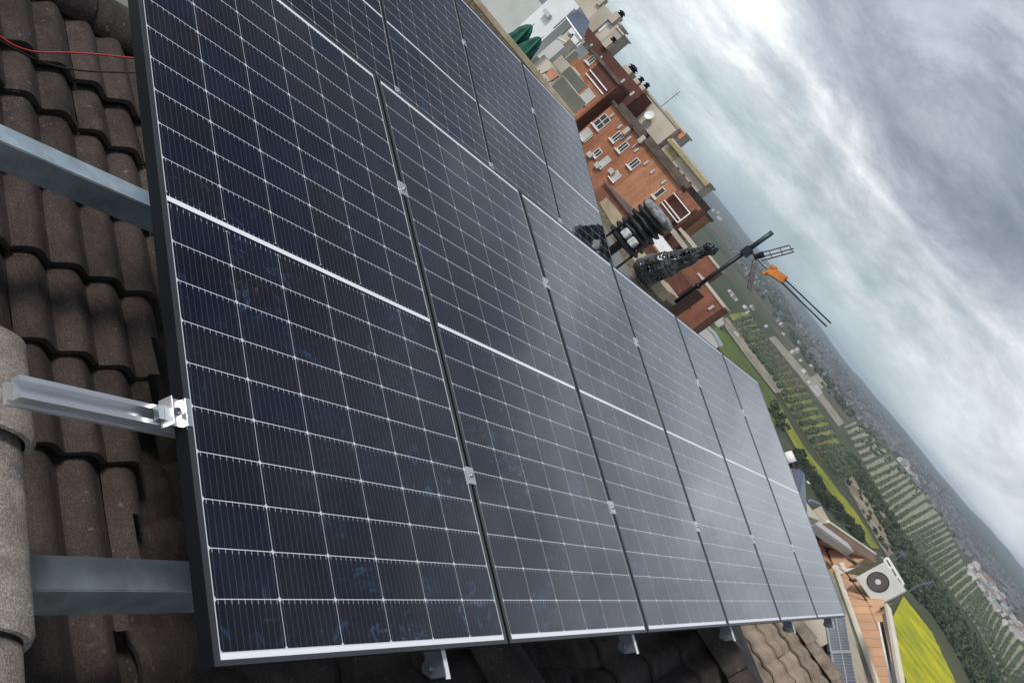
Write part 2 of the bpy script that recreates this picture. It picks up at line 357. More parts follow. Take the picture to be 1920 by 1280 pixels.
# support profiles under the lower edge of the front row
def u_at(x, y):
    P = L1(0, 0, .036); N = (Nm1.to_3x3() @ Vector((0, 0, 1))); return (Nm1.inverted() @ atp(x, y, P, N)).x
def bracket():
    root = empty('support_bracket', cat='bracket', group='brackets below the lower panel edge')
    b = MB(); prof = [(-.5, .036), (.060, .036), (.058, .078), (.040, .100), (.022, .098), (.012, .086), (-.5, .09)]; n = len(prof)
    b.add([(-.0015, v, w_) for v, w_ in prof] + [(.0015, v, w_) for v, w_ in prof], [tuple(range(n)), tuple(range(n, 2 * n))] + [(k, (k + 1) % n, (k + 1) % n + n, k + n) for k in range(n)]); b.build('web_plate', M_GALV_D, root)
    b = MB(); b.box((-.0015, -.5, .0355), (.0165, .066, .0385)); b.build('flange', M_SKYLIT_FLANGE, root)
    b = MB(); b.lathe([(.010, 0), (.010, .006), (.006, .006), (.006, .013)], 6, (0, 0, 0), Matrix.Translation((-.0015, .034, .076)) @ Matrix.Rotation(rad(-90), 4, 'Y')); b.build('bolt', M_BOLT, root)
    return root
M_SKYLIT_FLANGE = pmat('skylit_flange_metal', (.85, .86, .85), .5, .2, .04)  # whiter than the web: sky light on the flange's top face is painted in
br = None
for i, px in enumerate(((827, 1215), (1186, 1192), (1370, 1177), (1485, 1168), (1559, 1161))):
    lab = ['grey metal bracket with a bright flange below the first panel', 'small grey bracket with a bright flange below the second panel', 'small grey bracket with a bright flange below the gap of the third panel', 'small grey bracket hanging over the light brown tiles', 'farthest small bracket below the last panel'][i]
    if br is None: br = c = bracket()
    else: c = copy_tree(br)
    c.matrix_world = Nm1 @ Matrix.Translation((u_at(*px), PH, 0)); c['label'] = lab

# ------------------------------------------------------------------ wavy tile roofs
def tile_slope(name, O, A, Dn, na, nd, mat, parent, pitch=.165, expo=.33, amp=.038, thick=.016, smoothj=.6, clip=None, clipv=None):
    """O = upper left corner, A = unit along the course, Dn = unit down the slope"""
    A = Vector(A).normalized(); Dn = Vector(Dn).normalized(); N = A.cross(Dn); N = N if N.z > 0 else -N; O = Vector(O)
    m = MB(); K = 9; tvs = []
    for j in range(nd):
        for i in range(na):
            a0 = i * 2 * pitch; d0 = j * expo; jd = random.uniform(-.009, .009); jh = random.uniform(0, .007); jr = random.uniform(-.02, .02)
            if clip and not clip(O + A * (a0 + pitch) + Dn * (d0 + expo / 2)): continue
            rows = [(-.05, -.012), (expo * .5, .006), (expo * .97, .024), (expo * .995, .0225), (expo * 1.0, .002)]
            vs = []
            for dd, hh in rows:
                for k in range(2 * K + 1):
                    x = k / K; aa = a0 + x * pitch - .002 + (jr * dd)
                    c_ = .5 - .5 * math.cos(2 * math.pi * x); h = amp * (c_ ** .72)
                    if dd > expo: h -= .004
                    vs.append(O + A * aa + Dn * (d0 + dd + jd) + N * (h + hh + jh))
            # front edge drop
            R = 2 * K + 1; fs = []
            for r in range(len(rows) - 1):
                for k in range(2 * K):
                    if clipv is None or clipv(vs[r * R + k]): fs.append((r * R + k, r * R + k + 1, (r + 1) * R + k + 1, (r + 1) * R + k))
            m.add(vs, fs); tvs += [random.random()] * len(fs)
    o = m.build(name, mat, parent, smooth=False)
    at_ = o.data.attributes.new('tv', 'FLOAT', 'FACE')
    if len(tvs) == len(o.data.polygons): at_.data.foreach_set('value', tvs)
    for p in o.data.polygons: p.use_smooth = True
    try: o.data.set_sharp_from_angle(angle=rad(50))
    except Exception: pass
    return o
def cap_mesh(L=.42, r0=.115, r1=.135, n=14, th=.014, mat=None, sq=1.0, hh=.78):
    m = MB(); vs = []
    segs = [(0, r0), (L * .5, (r0 + r1) / 2), (L - .012, r1), (L, r1 - .006)]
    def ring(x, r, lo=0): return [(x, r * math.copysign(abs(math.cos(math.pi * k / n)) ** sq, math.cos(math.pi * k / n)), r * hh * max(0, math.sin(math.pi * k / n)) ** sq - lo) for k in range(n + 1)]
    R = n + 1
    for x, r in segs: vs += ring(x, r)
    for x, r in segs[::-1]: vs += ring(x, r - th)
    S = len(segs) * 2; fs = []
    for s_ in range(S):
        for k in range(n): a = s_ * R + k; b2 = ((s_ + 1) % S) * R + k; fs.append((a, a + 1, b2 + 1, b2))
    for k0 in (0, n):
        fs.append(tuple(s_ * R + k0 for s_ in range(S)))
    m.add(vs, fs); o = m.build('ridge_tile', mat, None, smooth=True, link=False)
    try: o.data.set_sharp_from_angle(angle=rad(40))
    except Exception: pass
    return o.data
CAPM = {'d': cap_mesh(mat=M_TILE), 'l': cap_mesh(mat=M_TILE_L), 'c': cap_mesh(L=.46, r0=.155, r1=.163, n=28, mat=M_CAP, sq=.55, hh=.55)}
def ridge(P0, P1, kind, parent, step=.36, lift=.0, name='ridge_tile'):
    P0, P1 = Vector(P0), Vector(P1); d = (P1 - P0); n = max(1, int(round(d.length / step))); d.normalize()
    side = Vector((0, 0, 1)).cross(d).normalized(); up = d.cross(side); tilt = .035
    for i in range(n):
        o = D.objects.new(name, CAPM[kind]); COL.objects.link(o); o.parent = parent
        R = Matrix((d, side, up)).transposed().to_4x4()
        j = random.uniform(-.02, .02)
        o.matrix_local = Matrix.Translation(P0 + d * step * i + Vector((0, 0, lift))) @ R @ Matrix.Rotation(j, 4, 'Z') @ Matrix.Rotation(-tilt, 4, 'Y')

roof = empty('tiled_roof', (0, 0, -3), label='dark brown wavy tiled roof the solar panels are mounted over', cat='roof')
roof.location = (0, 0, 0)
S = .20; ZR = -1.94
def zA(y): return ZR + S * y
dA = Vector((0, -1, -S)).normalized()
# plane A, left of the valley: falls towards -Y
lin = lambda p: p.x < 1.90 + .33 * (p.y - 1.6)
yA = rad(4); AA = (math.cos(yA), -math.sin(yA), 0); dA = Vector((-math.sin(yA), -math.cos(yA), -S)).normalized()
tile_slope('tile_slope', (-.72, 2.78 + .18, zA(2.96)), AA, dA, 11, 12, M_TILE, roof, expo=.3065, clipv=lin, pitch=.141, amp=.035)
tile_slope('tile_slope', (-.72, 2.78 + .18 + .19, zA(3.15) + .014), AA, dA, 11, 1, M_TILE, roof, expo=.3065, clipv=lin, pitch=.141, amp=.035)
# plane B1 behind the valley rises away from the camera; courses run along Y
def slopeB(x0, zoff, n, yaw=rad(5)):
    up = Vector((math.cos(yaw), math.sin(yaw), .30)).normalized()
    A = Vector((-math.sin(yaw), math.cos(yaw), 0)); y0 = -1.6
    return Vector((x0, y0, zA(.75) + zoff)) + up * (n * .3065), A, -up, n
ysp = 14
t_, A_, D_, n_ = slopeB(1.98, -.03, 4); tile_slope('tile_slope', t_, A_, D_, ysp, n_, M_TILE, roof, expo=.3065); topB1 = t_.copy(); AB = A_.copy()
ridge(topB1 + AB * 4.4 + Vector((0.02, 0, .02)), topB1 + AB * -.2 + Vector((0.02, 0, .02)), 'd', roof, .36)
# plane A2 between the first cross ridge and the second valley
tile_slope('tile_slope', (topB1.x + .30, 3.05, zA(3.05) + .06), AA, dA, 5, 13, M_TILE, roof, expo=.3065)
t_, A_, D_, n_ = slopeB(4.42, .0, 4); tile_slope('tile_slope', t_, A_, D_, ysp, n_, M_TILE, roof, expo=.3065); topB2 = t_.copy()
ridge(topB2 + AB * 4.4 + Vector((0.02, 0, .02)), topB2 + AB * -.6 + Vector((0.02, 0, .02)), 'd', roof, .36)
m = MB(); m.box((topB2.x + .02, -2.0, -6), (topB2.x + .14, 3.2, topB2.z - .02)); m.build('gable_wall', M_MORTAR, roof)
# valley gutters
m = MB(); m.add([(1.7, 3.2, zA(3.2) - .03), (2.9, 3.2, zA(3.2) - .03), (2.2, -2, zA(-2) - .03), (.9, -2, zA(-2) - .03)], [(0, 1, 2, 3)]); m.build('valley_gutter', M_TILE, roof)
# main ridge along X at the top of plane A
ridge((-.8, 3.12, zA(3.12) + .03), (4.6, 3.12, zA(3.12) + .03), 'd', roof, .38)
# underlay so that nothing shows between the tiles
m = MB(); m.add([(-1.2, 3.1, zA(3.1) - .07), (8.2, 3.1, zA(3.1) - .07), (8.2, -3, zA(-3) - .07), (-1.2, -3, zA(-3) - .07)], [(0, 1, 2, 3)]); m.build('roof_underlay', M_MORTAR, roof)

# near capped wall on the left
wall = empty('capped_wall', (.742, 0, 0), label='low wall capped with light weathered half round tiles at the left edge', cat='wall', rot=(0, 0, -rad(10)))
m = MB(); m.box((-.10, -.6, -2.5), (.09, 1.17, -1.235)); m.build('wall_body', M_MORTAR, wall)
for k, (y0, z) in enumerate(((1.20, -1.20), (1.06, -1.235), (.60, -1.27), (.22, -1.31), (-.15, -1.35))):
    o = D.objects.new('cap_tile', CAPM['c']); COL.objects.link(o); o.parent = wall
    o.matrix_local = Matrix.Translation((.0, y0, z)) @ Matrix.Rotation(rad(-90), 4, 'Z') @ Matrix.Rotation(.03, 4, 'Y') @ Matrix.Diagonal((.52 if k == 0 else 1, .94, 1, 1))

# cables crossing the tiles
def cable(pts, off, mat, label, r=.0032):
    N = Vector((0, -S, 1)).normalized(); P = Vector((0, 0, ZR + off)); c = [atp(x, y, P, N) for x, y in pts]
    # smooth the polyline
    out = []
    for i in range(len(c) - 1):
        p0, p1, p2, p3 = c[max(i - 1, 0)], c[i], c[i + 1], c[min(i + 2, len(c) - 1)]
        for s_ in range(6):
            t = s_ / 6; out.append(.5 * ((2 * p1) + (p2 - p0) * t + (2 * p0 - 5 * p1 + 4 * p2 - p3) * t * t + (3 * p1 - p0 - 3 * p2 + p3) * t ** 3))
    out.append(c[-1]); m = MB(); m.tube(out, r, 8); o = m.build('cable', mat, smooth=True); return tag(o, label, 'cable')
cable([(-30, 45), (0, 68), (30, 87), (70, 98), (130, 99), (190, 103), (260, 110), (330, 112)], .22, M_RED, 'thin red cable running above the tiles to the first panel')
cable([(-30, 55), (0, 76), (50, 104), (100, 123), (150, 132), (200, 135), (262, 136), (330, 132)], .20, M_BLACK, 'thin black cable running just below the red one to the first panel')

# ================================================================== own roof terrace beyond the panels
M_FLOOR = pmat('grey_terrace_screed', (.20, .205, .19), .85, 0, .15, 2, .1, 40, col2=(.15, .155, .145))
M_PARA = pmat('beige_parapet_render', (.42, .35, .235), .85, 0, .2, 3, .3, 30, col2=(.26, .20, .125))
M_STAIN = pmat('stained_stone_base', (.20, .16, .10), .95, 0, .5, 14, .5, 40, col2=(.07, .055, .04))
M_BPL = pmat('glossy_black_plastic', (.012, .013, .014), .22, 0, .3, 12, .5, 18, coat=.4)
M_BRUB = pmat('ribbed_black_rubber', (.008, .008, .008), .6, 0, .3, 30, .3, 60)
M_GREYTOP = pmat('worn_grey_top', (.34, .35, .34), .5, .0, .4, 14, .6, 12, col2=(.035, .037, .037))
m = MB(); m.prism([(3, 3.3), (atz(1250, 575, -1.42).x, atz(1250, 575, -1.42).y - .4), (atz(1250, 575, -1.42).x, atz(1250, 575, -1.42).y), (atz(1206, 548, -1.42).x, atz(1206, 548, -1.42).y), (atz(1120, 400, -1.42).x, atz(1120, 400, -1.42).y), (16, 11), (14, 19), (0, 19), (0, 3.3)], -2.2, -1.42)
tag(m.build('terrace_floor', M_FLOOR), kind='structure')
def wall_between(name, px0, px1, zb, zt, th, mats, label, ext0=0, ext1=0, cat='parapet'):
    a = atz(*px0, zb); b_ = atz(*px1, zb); d = (b_ - a); d.z = 0; L_ = d.length; d.normalize(); n = Vector((0, 0, 1)).cross(d)
    if n.dot(a) < 0: n = -n
    root = empty(name, a, label=label, cat=cat)
    R = Matrix((d, n, (0, 0, 1))).transposed().to_4x4(); root.matrix_world = Matrix.Translation(a) @ R
    m = MB(); m.box((-ext0, 0, -.8), (L_ + ext1, th, (zt - zb) * .45)); m.build('base', mats[0], root)
    m = MB(); m.box((-ext0, -.012, (zt - zb) * .45), (L_ + ext1, th + .01, (zt - zb))); m.build('coping', mats[1], root)
    return root
wall_between('parapet_wall', (1206, 548), (1120, 400), -1.42, -1.17, .32, (M_STAIN, M_PARA), 'low beige parapet crossing behind the black drum and black plastic', 0, .2)
wall_between('parapet_wall', (1206, 548), (1248, 577), -1.42, -1.19, .30, (M_STAIN, M_PARA), 'short beige parapet corner running to the foot of the antenna mast', .0, .1)
wall_between('parapet_wall', (1078, 243), (868, -10), -1.30, -1.10, .30, (M_STAIN, M_PARA), 'long narrow beige parapet along the far side of the upper panel row', -.25, 3)

# black ribbed drum
dp = atx(1205, 425, 7.75); DS = .62
root = empty('ribbed_drum', (dp.x, dp.y, dp.z - .235), label='black drum of stacked ribbed rings with a worn grey top, just past the upper row', cat='drum')
b = MB()
prof = [(.20, .0)]
for k in range(6):
    z = .02 + k * .092
    prof += [(.20, z), (.285 - .004 * k, z + .02), (.30 - .006 * k, z + .040), (.285, z + .058), (.205, z + .078)]
prof += [(.25, .60), (.27, .62)]
b.lathe([(r * DS, z * DS) for r, z in prof], 44); o = b.build('ring_stack', M_BRUB, root, True)
for v in o.data.vertices:
    c_ = v.co * 16; k = max(0, noise.noise(c_)) * .035 + noise.noise(v.co * 5) * .02; v.co += Vector((noise.noise(c_), noise.noise(c_ + Vector((5, 1, 2))), noise.noise(v.co * 12 + Vector((9, 9, 9))) * .7)) * .020
b = MB(); b.lathe([(r * DS, z * DS) for r, z in [(.10, .58), (.27, .60), (.295, .63), (.285, .68), (.24, .70), (.12, .715), (.03, .72)]], 32); o = b.build('top_plate', M_GREYTOP, root, True)
for v in o.data.vertices: v.co.z += noise.noise(v.co * 9) * .012
b = MB(); b.tube([(0, 0, .02), (0, 0, -1.42 - (dp.z - .235))], .04, 12); b.build('stand_post', M_BRUB, root)
M_SHUT_ = pmat('dirty_white_plastic', (.50, .50, .48), .6, 0, .3, 30); fp = atx(1180, 447, 7.46)
root = empty('metal_frame', (fp.x, fp.y, fp.z - .10), label='small black metal frame holding two white boxes, left of the ribbed drum', cat='frame')
b = MB()
for y in (-.15, .15): b.box((-.008, y - .008, -.75), (.008, y + .008, .21))
b.box((-.008, -.158, .20), (.008, .158, .216)); b.box((-.008, -.158, .02), (.008, .158, .036)); b.build('rails', M_FRAME, root)
for y in (-.052, .052):
    b = MB(); b.box((-.03, y - .036, .07), (.02, y + .036, .14)); b.build('box', M_SHUT_, root, bevel=.006)

# black plastic sheeting tied round something
X0 = 12.1
cl_ = [(1196, 512, 14), (1206, 508, 24), (1222, 503, 27), (1243, 497, 25), (1262, 491, 20), (1285, 484, 16), (1305, 477, 12), (1322, 470, 9), (1333, 466, 10), (1341, 463, 5)]
root = empty('plastic_wrapped_bundle', atx(1205, 512, X0), label='long bundle wrapped in crumpled shiny black plastic, leaning out from the parapet', cat='plastic bundle')
base = Vector(root.location); pts = [atx(x, y, X0) - base for x, y, r in cl_]; sc = X0 / ray(1260, 500).x / F
# interpolate
pp, rr = [], []
for i in range(len(pts) - 1):
    for s_ in range(7):
        t = s_ / 7; pp.append(pts[i].lerp(pts[i + 1], t)); rr.append((cl_[i][2] * (1 - t) + cl_[i + 1][2] * t) * sc)
ppd = [pp[0].lerp(pp[0], 0)]; p2, r2 = [], []
for i in range(len(pp) - 1):
    for s_ in (0, .5): p2.append(pp[i].lerp(pp[i + 1], s_)); r2.append(rr[i] * (1 - s_) + rr[i + 1] * s_)
b = MB(); b.tube(p2, r2, 56); o = b.build('black_sheeting', M_BPL, root, True)
for vi, v in enumerate(o.data.vertices):
    i_, th = vi // 56, (vi % 56) / 56 * 6.2832; c_, s2 = math.cos(th), math.sin(th)
    v.co += v.normal * (noise.noise(Vector((c_ * 1.3, s2 * 1.3, i_ * .05))) * .05 + (.5 - abs(noise.noise(Vector((c_ * 2.6, s2 * 2.6, i_ * .045 + 3))) * 2)) * .028 + noise.noise(Vector((c_ * 5, s2 * 5, i_ * .16 + 7))) * .006 + noise.noise(Vector((c_ * 2, s2 * 2, i_ * .25))) * .006)
b = MB(); k = 12; b.tube([pp[k] + Vector((0, math.cos(a) * rr[k] * 1.06, math.sin(a) * rr[k] * 1.06)) for a in [i * math.pi / 10 for i in range(21)]], .007, 6); b.build('binding_cord', M_GALV_D, root)

# antenna mast
MX = 13.0
mb_, mt_ = atx(1252, 577, MX), atx(1450, 437, MX)
root = empty('antenna_mast', (mb_.x, mb_.y, -1.22), label='tall dark steel antenna mast standing at the corner of the parapet', cat='mast'); base = Vector(root.location)
def T(b, px, r, n=8, X=MX): b.tube([atx(x, y, X) - base for x, y in px], r, n)
b = MB(); mid = atx(1405, 469, MX); b.tube([Vector((0, 0, 0)), Vector((0, 0, mid.z + .02 - base.z))], .030, 12); b.build('lower_tube', M_FRAME, root, True)
b = MB(); b.tube([Vector((0, 0, mid.z - base.z)), Vector((0, 0, mt_.z - base.z))], .034, 12); b.build('upper_tube', pmat('dark_green_steel', (.03, .05, .05), .4, .3), root, True)
b = MB(); b.box((-.045, -.07, mid.z - base.z - .10), (.045, .045, mid.z - base.z + .03)); b.build('clamp_box', M_FRAME, root, bevel=.004)
b = MB(); b.lathe([(.04, -.02), (.05, 0), (.04, .02)], 12, (0, 0, .38)); b.build('collar', M_FRAME, root)
root = empty('television_antenna', atx(1418, 485, MX), label='television antenna with an orange head, two wing reflectors and twin rods on the mast', cat='antenna'); base = Vector(root.location)
M_ANT = pmat('brown_grey_antenna_metal', (.13, .11, .11), .45, .7); M_ORG = pmat('orange_plastic', (.50, .16, .015), .5, 0, .3, 14)
b = MB(); T(b, [(1408, 472), (1420, 484), (1432, 497), (1448, 512)], .016); b.build('boom', M_GALV_D, root, True)
b = MB()
for a, c in (((1420, 476), (1480, 460)), ((1424, 483), (1488, 466)), ((1428, 489), (1489, 472))): T(b, [a, c], .009, 6)
for a, c in (((1442, 470), (1448, 484)), ((1462, 464.5), (1468, 478)), ((1480, 460), (1487, 473))): T(b, [a, c], .006, 6)
b.build('reflector', M_ANT, root)
b = MB()
for a, c in (((1412, 488), (1402, 541)), ((1420, 492), (1408, 548))): T(b, [a, c], .011, 6)
T(b, [(1416, 492), (1405, 544)], .007, 6)
for t in (.2, .45, .7, .95): T(b, [(1412 - 10 * t, 488 + 53 * t), (1420 - 12 * t, 492 + 56 * t)], .006, 6)
b.build('reflector', M_ANT, root)
b = MB(); T(b, [(1414, 483), (1424, 479), (1432, 476)], .045, 8); b.build('hinge', M_FRAME, root)
b = MB(); c0, c1 = atx(1440, 506, MX) - base, atx(1472, 526, MX) - base
d = (c1 - c0); L_ = d.length; d.normalize(); sd_ = Vector((1, 0, 0)); up_ = d.cross(sd_).normalized()
R = Matrix((d, sd_, up_)).transposed().to_4x4(); R.translation = c0
b.box((0, -.05, -.055), (L_, .05, .06), R); b.box((.0, -.06, .03), (.09, .06, .085), R); b.box((-.03, -.03, -.09), (.03, .03, -.03), R); b.build('orange_head', M_ORG, root, bevel=.012)
for a, c in (((1472, 524), (1558, 606)), ((1466, 530), (1550, 612))):
    b = MB(); T(b, [a, c], .0095, 8); b.build('director_rod', M_FRAME, root, True)

# ================================================================== apartment blocks, 100 m away
FX = 100.0
M_BR = pmat('red_brick', (.40, .125, .06), .85, 0, .25, .35, .0, col2=(.27, .070, .034)); 
def brick(name, c1, c2, mort=(.30, .20, .14)):
    m = D.materials.new(name); m.use_nodes = True; t = NT(m.node_tree); b = t.n['Principled BSDF']; c = t.coord('Object')
    bt = t.new('ShaderNodeTexBrick'); sp = t.new('ShaderNodeSeparateXYZ'); t.l.new(c, sp.inputs[0]); cb = t.new('ShaderNodeCombineXYZ'); t.put(cb.inputs[0], t.m('ADD', sp.outputs[0], sp.outputs[1])); t.put(cb.inputs[1], sp.outputs[2]); t.l.new(cb.outputs[0], bt.inputs[0]); bt.inputs['Scale'].default_value = 1.0
    bt.inputs['Brick Width'].default_value = .5; bt.inputs['Row Height'].default_value = .16; bt.inputs['Mortar Size'].default_value = .012
    bt.inputs['Color1'].default_value = (*c1, 1); bt.inputs['Color2'].default_value = (*c2, 1); bt.inputs['Mortar'].default_value = (*mort, 1)
    big_ = t.ramp(t.noise(c, .16, 4, .6), [(.35, (.78, .74, .72)), (.65, (1.15, 1.15, 1.12))])
    st = t.ramp(t.noise(t.mapv(c, (1, 1, .12)), .9, 4, .6), [(.32, (.70, .69, .69)), (.62, (1.05, 1.05, 1.05))])
    col = t.mix(1, t.mix(1, bt.outputs[0], big_, 'MULTIPLY'), st, 'MULTIPLY'); t.l.new(col, b.inputs[0]); b.inputs['Roughness'].default_value = .9; return m
M_BRL = brick('light_red_brick', (.40, .142, .062), (.31, .105, .046)); M_BRO = brick('orange_brick', (.43, .180, .088), (.36, .145, .068))
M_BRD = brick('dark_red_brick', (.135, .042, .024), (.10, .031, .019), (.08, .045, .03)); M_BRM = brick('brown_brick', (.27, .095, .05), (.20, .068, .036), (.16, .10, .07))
M_BEI = pmat('beige_render', (.50, .44, .35), .9, 0, .15, .3, 0, col2=(.40, .345, .27)); M_BEI2 = pmat('grey_beige_render', (.42, .375, .30), .9, 0, .2, .4, 0, col2=(.33, .29, .23))
M_OLV = pmat('ochre_blind', (.30, .25, .12), .8, 0, .2, 2); M_ROOFD = pmat('dark_roof_edge', (.10, .07, .055), .9, 0, .4, .8)
M_GLASS = pmat('dark_window_glass', (.012, .016, .018), .12, 0, .3, 2); M_SHUT = pmat('pale_shutter', (.42, .42, .39), .6, 0, .15, 8)
M_TERR = pmat('terracotta', (.42, .19, .11), .85, 0, .3, 2)
M_WFR = pmat('cream_window_frame', (.56, .52, .46), .7, 0, .15, 6)
def yz(px, X=FX): p = atx(px[0], px[1], X); return p.y, p.z
def slab(name, mat, parent, X, Y0, Y1, Z0, Z1, dep):
    o = MB().box((X, min(Y0, Y1), Z0), (X + dep, max(Y0, Y1), Z1)).build(name, mat); o.parent = parent
    o.matrix_local = Matrix.Translation(-Vector(parent.location)) ; return o
def window(parent, px, w_, h_, X=FX, mull=1, frame=None, sill=True, shutter=False, cross=False):
    y, z = yz(px, X); y -= parent.location.y; z -= parent.location.z; x = X - parent.location.x; f = .10; w_ *= .92; h_ *= .92; frame = frame or M_WFR
    b = MB(); b.box((x - .09, y - w_/2, z - h_/2), (x - .01, y - w_/2 + f, z + h_/2)); b.box((x - .09, y + w_/2 - f, z - h_/2), (x - .01, y + w_/2, z + h_/2))
    b.box((x - .09, y - w_/2 + f, z + h_/2 - f), (x - .01, y + w_/2 - f, z + h_/2)); b.box((x - .09, y - w_/2 + f, z - h_/2), (x - .01, y + w_/2 - f, z - h_/2 + f))
    if mull: b.box((x - .085, y - .05, z - h_/2 + f), (x - .02, y + .05, z + h_/2 - f))
    if cross: b.box((x - .083, y - w_/2 + f, z - .05), (x - .02, y + w_/2 - f, z + .05))
    o = b.build('window', frame or M_WHITE, parent)
    MB().box((x - .05, y - w_/2 + f + .002, z - h_/2 + f + .002), (x - .012, y + w_/2 - f - .002, z + h_/2 - f - .002)).build('shutter' if shutter else 'pane', M_SHUT if shutter else M_GLASS, o)
    if sill: MB().box((x - .28, y - w_/2 - .12, z - h_/2 - .16), (x - .0, y + w_/2 + .12, z - h_/2 - .03)).build('sill', M_WHITE, o)
    return o
def lamp_(parent, px, X=FX):
    y, z = yz(px, X); MB().box((X - .14 - parent.location.x, y - .13 - parent.location.y, z - .32 - parent.location.z), (X - .01 - parent.location.x, y + .13 - parent.location.y, z + .32 - parent.location.z)).build('vent_pipe', M_SHUT, parent)
bl = empty('brick_apartment_block', (FX, 72, -36), label='red brick apartment block on the left, under the wide beige penthouse', cat='apartment block')
slab('wall', M_BRL, bl, FX, 67.2, 77.2, -36, .35, 12)
slab('roof_edge', M_ROOFD, bl, FX - .35, 66.8, 82, .36, .75, 12.4)
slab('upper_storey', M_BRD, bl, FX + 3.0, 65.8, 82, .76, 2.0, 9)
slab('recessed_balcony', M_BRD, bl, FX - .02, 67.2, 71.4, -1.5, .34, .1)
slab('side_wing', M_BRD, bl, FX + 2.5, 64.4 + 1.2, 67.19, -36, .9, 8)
slab('balcony_rail', M_WHITE, bl, FX - .15, 67.4, 71.4, -1.15, -1.0, .08); slab('balcony_rail', M_WHITE, bl, FX - .15, 67.4, 71.4, -1.75, -1.6, .08)
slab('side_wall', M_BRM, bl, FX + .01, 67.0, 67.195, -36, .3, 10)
for px, w_, h_, sh in (((1094, 94), 1.0, 1.15, False), ((1109, 113), 1.0, 1.15, False)): window(bl, px, w_, h_, shutter=sh)
for px, w_, h_ in (((1074, 141), 1.9, 1.5), ((1102, 181), 1.8, 1.6), ((1056, 125), 1.6, 1.6)): window(bl, px, w_, h_, shutter=True, mull=0)
for px in ((1108, 87), (1126, 110), (1168, 153), (1186, 176)): lamp_(bl, px)
bm_ = empty('brick_apartment_block', (FX, 58, -36), label='long red brick block in the middle, with the large four pane window', cat='apartment block')
slab('wall', M_BRL, bm_, FX, 56.3, 65.45, -36, -1.5, 12); slab('orange_wall', M_BRO, bm_, FX + .0, 51.0, 56.29, -36, -1.5, 12)
slab('roof_edge', M_ROOFD, bm_, FX - .4, 50.9, 65.6, -1.49, -1.15, 12.6); slab('sloped_roof', M_ROOFD, bm_, FX + 1.2, 51.0, 65.6, -1.14, -.55, 8)
window(bm_, (1129, 229), 1.55, 2.0, mull=1, cross=True)
for px, w_, h_ in (((1157, 257), .95, 1.45), ((1169, 276), .95, 1.5), ((1190, 307), 1.0, 1.45)): window(bm_, px, w_, h_)
window(bm_, (1237, 362), .75, 1.55, mull=0)
for px, w_, h_ in (((1099, 252), 1.3, 1.45), ((1134, 304), 1.0, 1.6), ((1155, 331), 1.1, 1.2)): window(bm_, px, w_, h_, shutter=True, mull=0)
window(bm_, (1121, 287), 1.0, 1.1); 
for px in ((1108, 292), (1122, 312), (1148, 323)): 
    y, z = yz(px); o = MB().box((-.45, y - .38 - 58, z - .28 + 36), (-.03, y + .38 - 58, z + .28 + 36)).build('air_conditioner', M_SHUT, bm_)
for px in ((1148, 217), (1163, 238), (1180, 260), (1194, 282), (1212, 306), (1224, 322), (1245, 342)): lamp_(bm_, px)
for a, c in (((1165, 262), (1180, 250)), ((1185, 277), (1199, 268)), ((1096, 268), (1113, 255))):
    p, q2 = atx(*a, FX), atx(*c, FX); MB().box((-.16, (p.y + q2.y) / 2 - .07 - 58, min(p.z, q2.z) + 36), (-.02, (p.y + q2.y) / 2 + .07 - 58, max(p.z, q2.z) + 36)).build('drainpipe', M_SHUT, bm_)
be = empty('brick_apartment_block', (FX, 46, -36), label='dark brick block with white railed balconies at the right end of the row', cat='apartment block')
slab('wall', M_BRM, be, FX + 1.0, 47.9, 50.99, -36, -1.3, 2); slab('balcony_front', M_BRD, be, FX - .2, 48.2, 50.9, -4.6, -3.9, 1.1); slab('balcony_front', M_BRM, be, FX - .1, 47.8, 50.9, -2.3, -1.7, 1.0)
for z in (-2.5, -3.75, -4.15): slab('balcony_rail', M_WHITE, be, FX - .32, 47.7, 50.9, z, z + .13, .08)
slab('balcony_post', M_WHITE, be, FX - .33, 47.62, 47.75, -4.1, -2.4, .1)
slab('lower_wing', M_BRD, be, FX + 1.5, 42.6, 47.89, -36, -5.3, 3); slab('flat_roof', M_BEI, be, FX - 1.2, 42.6, 46.6, -4.4, -4.1, 3); slab('pale_beam', M_BEI2, be, FX - 1.3, 42.9, 47.0, -5.25, -4.75, 1.2)
slab('end_wing', M_BRM, be, FX - 2.5, 39.6, 42.55, -36, -3.7, 2); slab('end_wing_cornice', M_BEI, be, FX - 2.6, 39.5, 42.6, -3.69, -3.5, 2.2)
slab('low_end_wing', M_BRM, be, FX - 5, 34.9, 39.4, -36, -5.5, 2.2); slab('low_end_wing_cornice', M_BEI, be, FX - 5.1, 34.8, 39.45, -5.49, -5.3, 2.4)
window(be, (1301, 562), .8, 1.1, X=FX - 5, mull=0); lamp_(be, (1334, 577), FX - 5)
bn = empty('low_brick_building', (78, 42, -36), label='lower brown brick building between the parapet and the red blocks', cat='building')
y0, y1 = atx(1126, 350, 78).y, atx(1235, 470, 78).y
slab('wall', M_BRM, bn, 78, y1, y0, -36, atx(1160, 392, 78).z + .4, 8); slab('roof_edge', M_ROOFD, bn, 77.7, y1 - .2, y0 + .2, atx(1160, 392, 78).z + .41, atx(1160, 392, 78).z + .50, 8.6)
slab('annex_wall', M_BRO, bn, 74, atx(1252, 520, 74).y, atx(1190, 440, 74).y, -36, atx(1218, 455, 74).z, 3.9)
p = atx(1222, 452, 74); slab('white_awning', M_WHITE, bn, 72.5, p.y - 2.6, p.y + .6, p.z + .1, p.z + .9, 1.4)
slab('dark_wall', M_BRD, bn, 70, atx(1262, 560, 70).y, atx(1232, 520, 70).y, -36, atx(1270, 500, 70).z, 3.5)
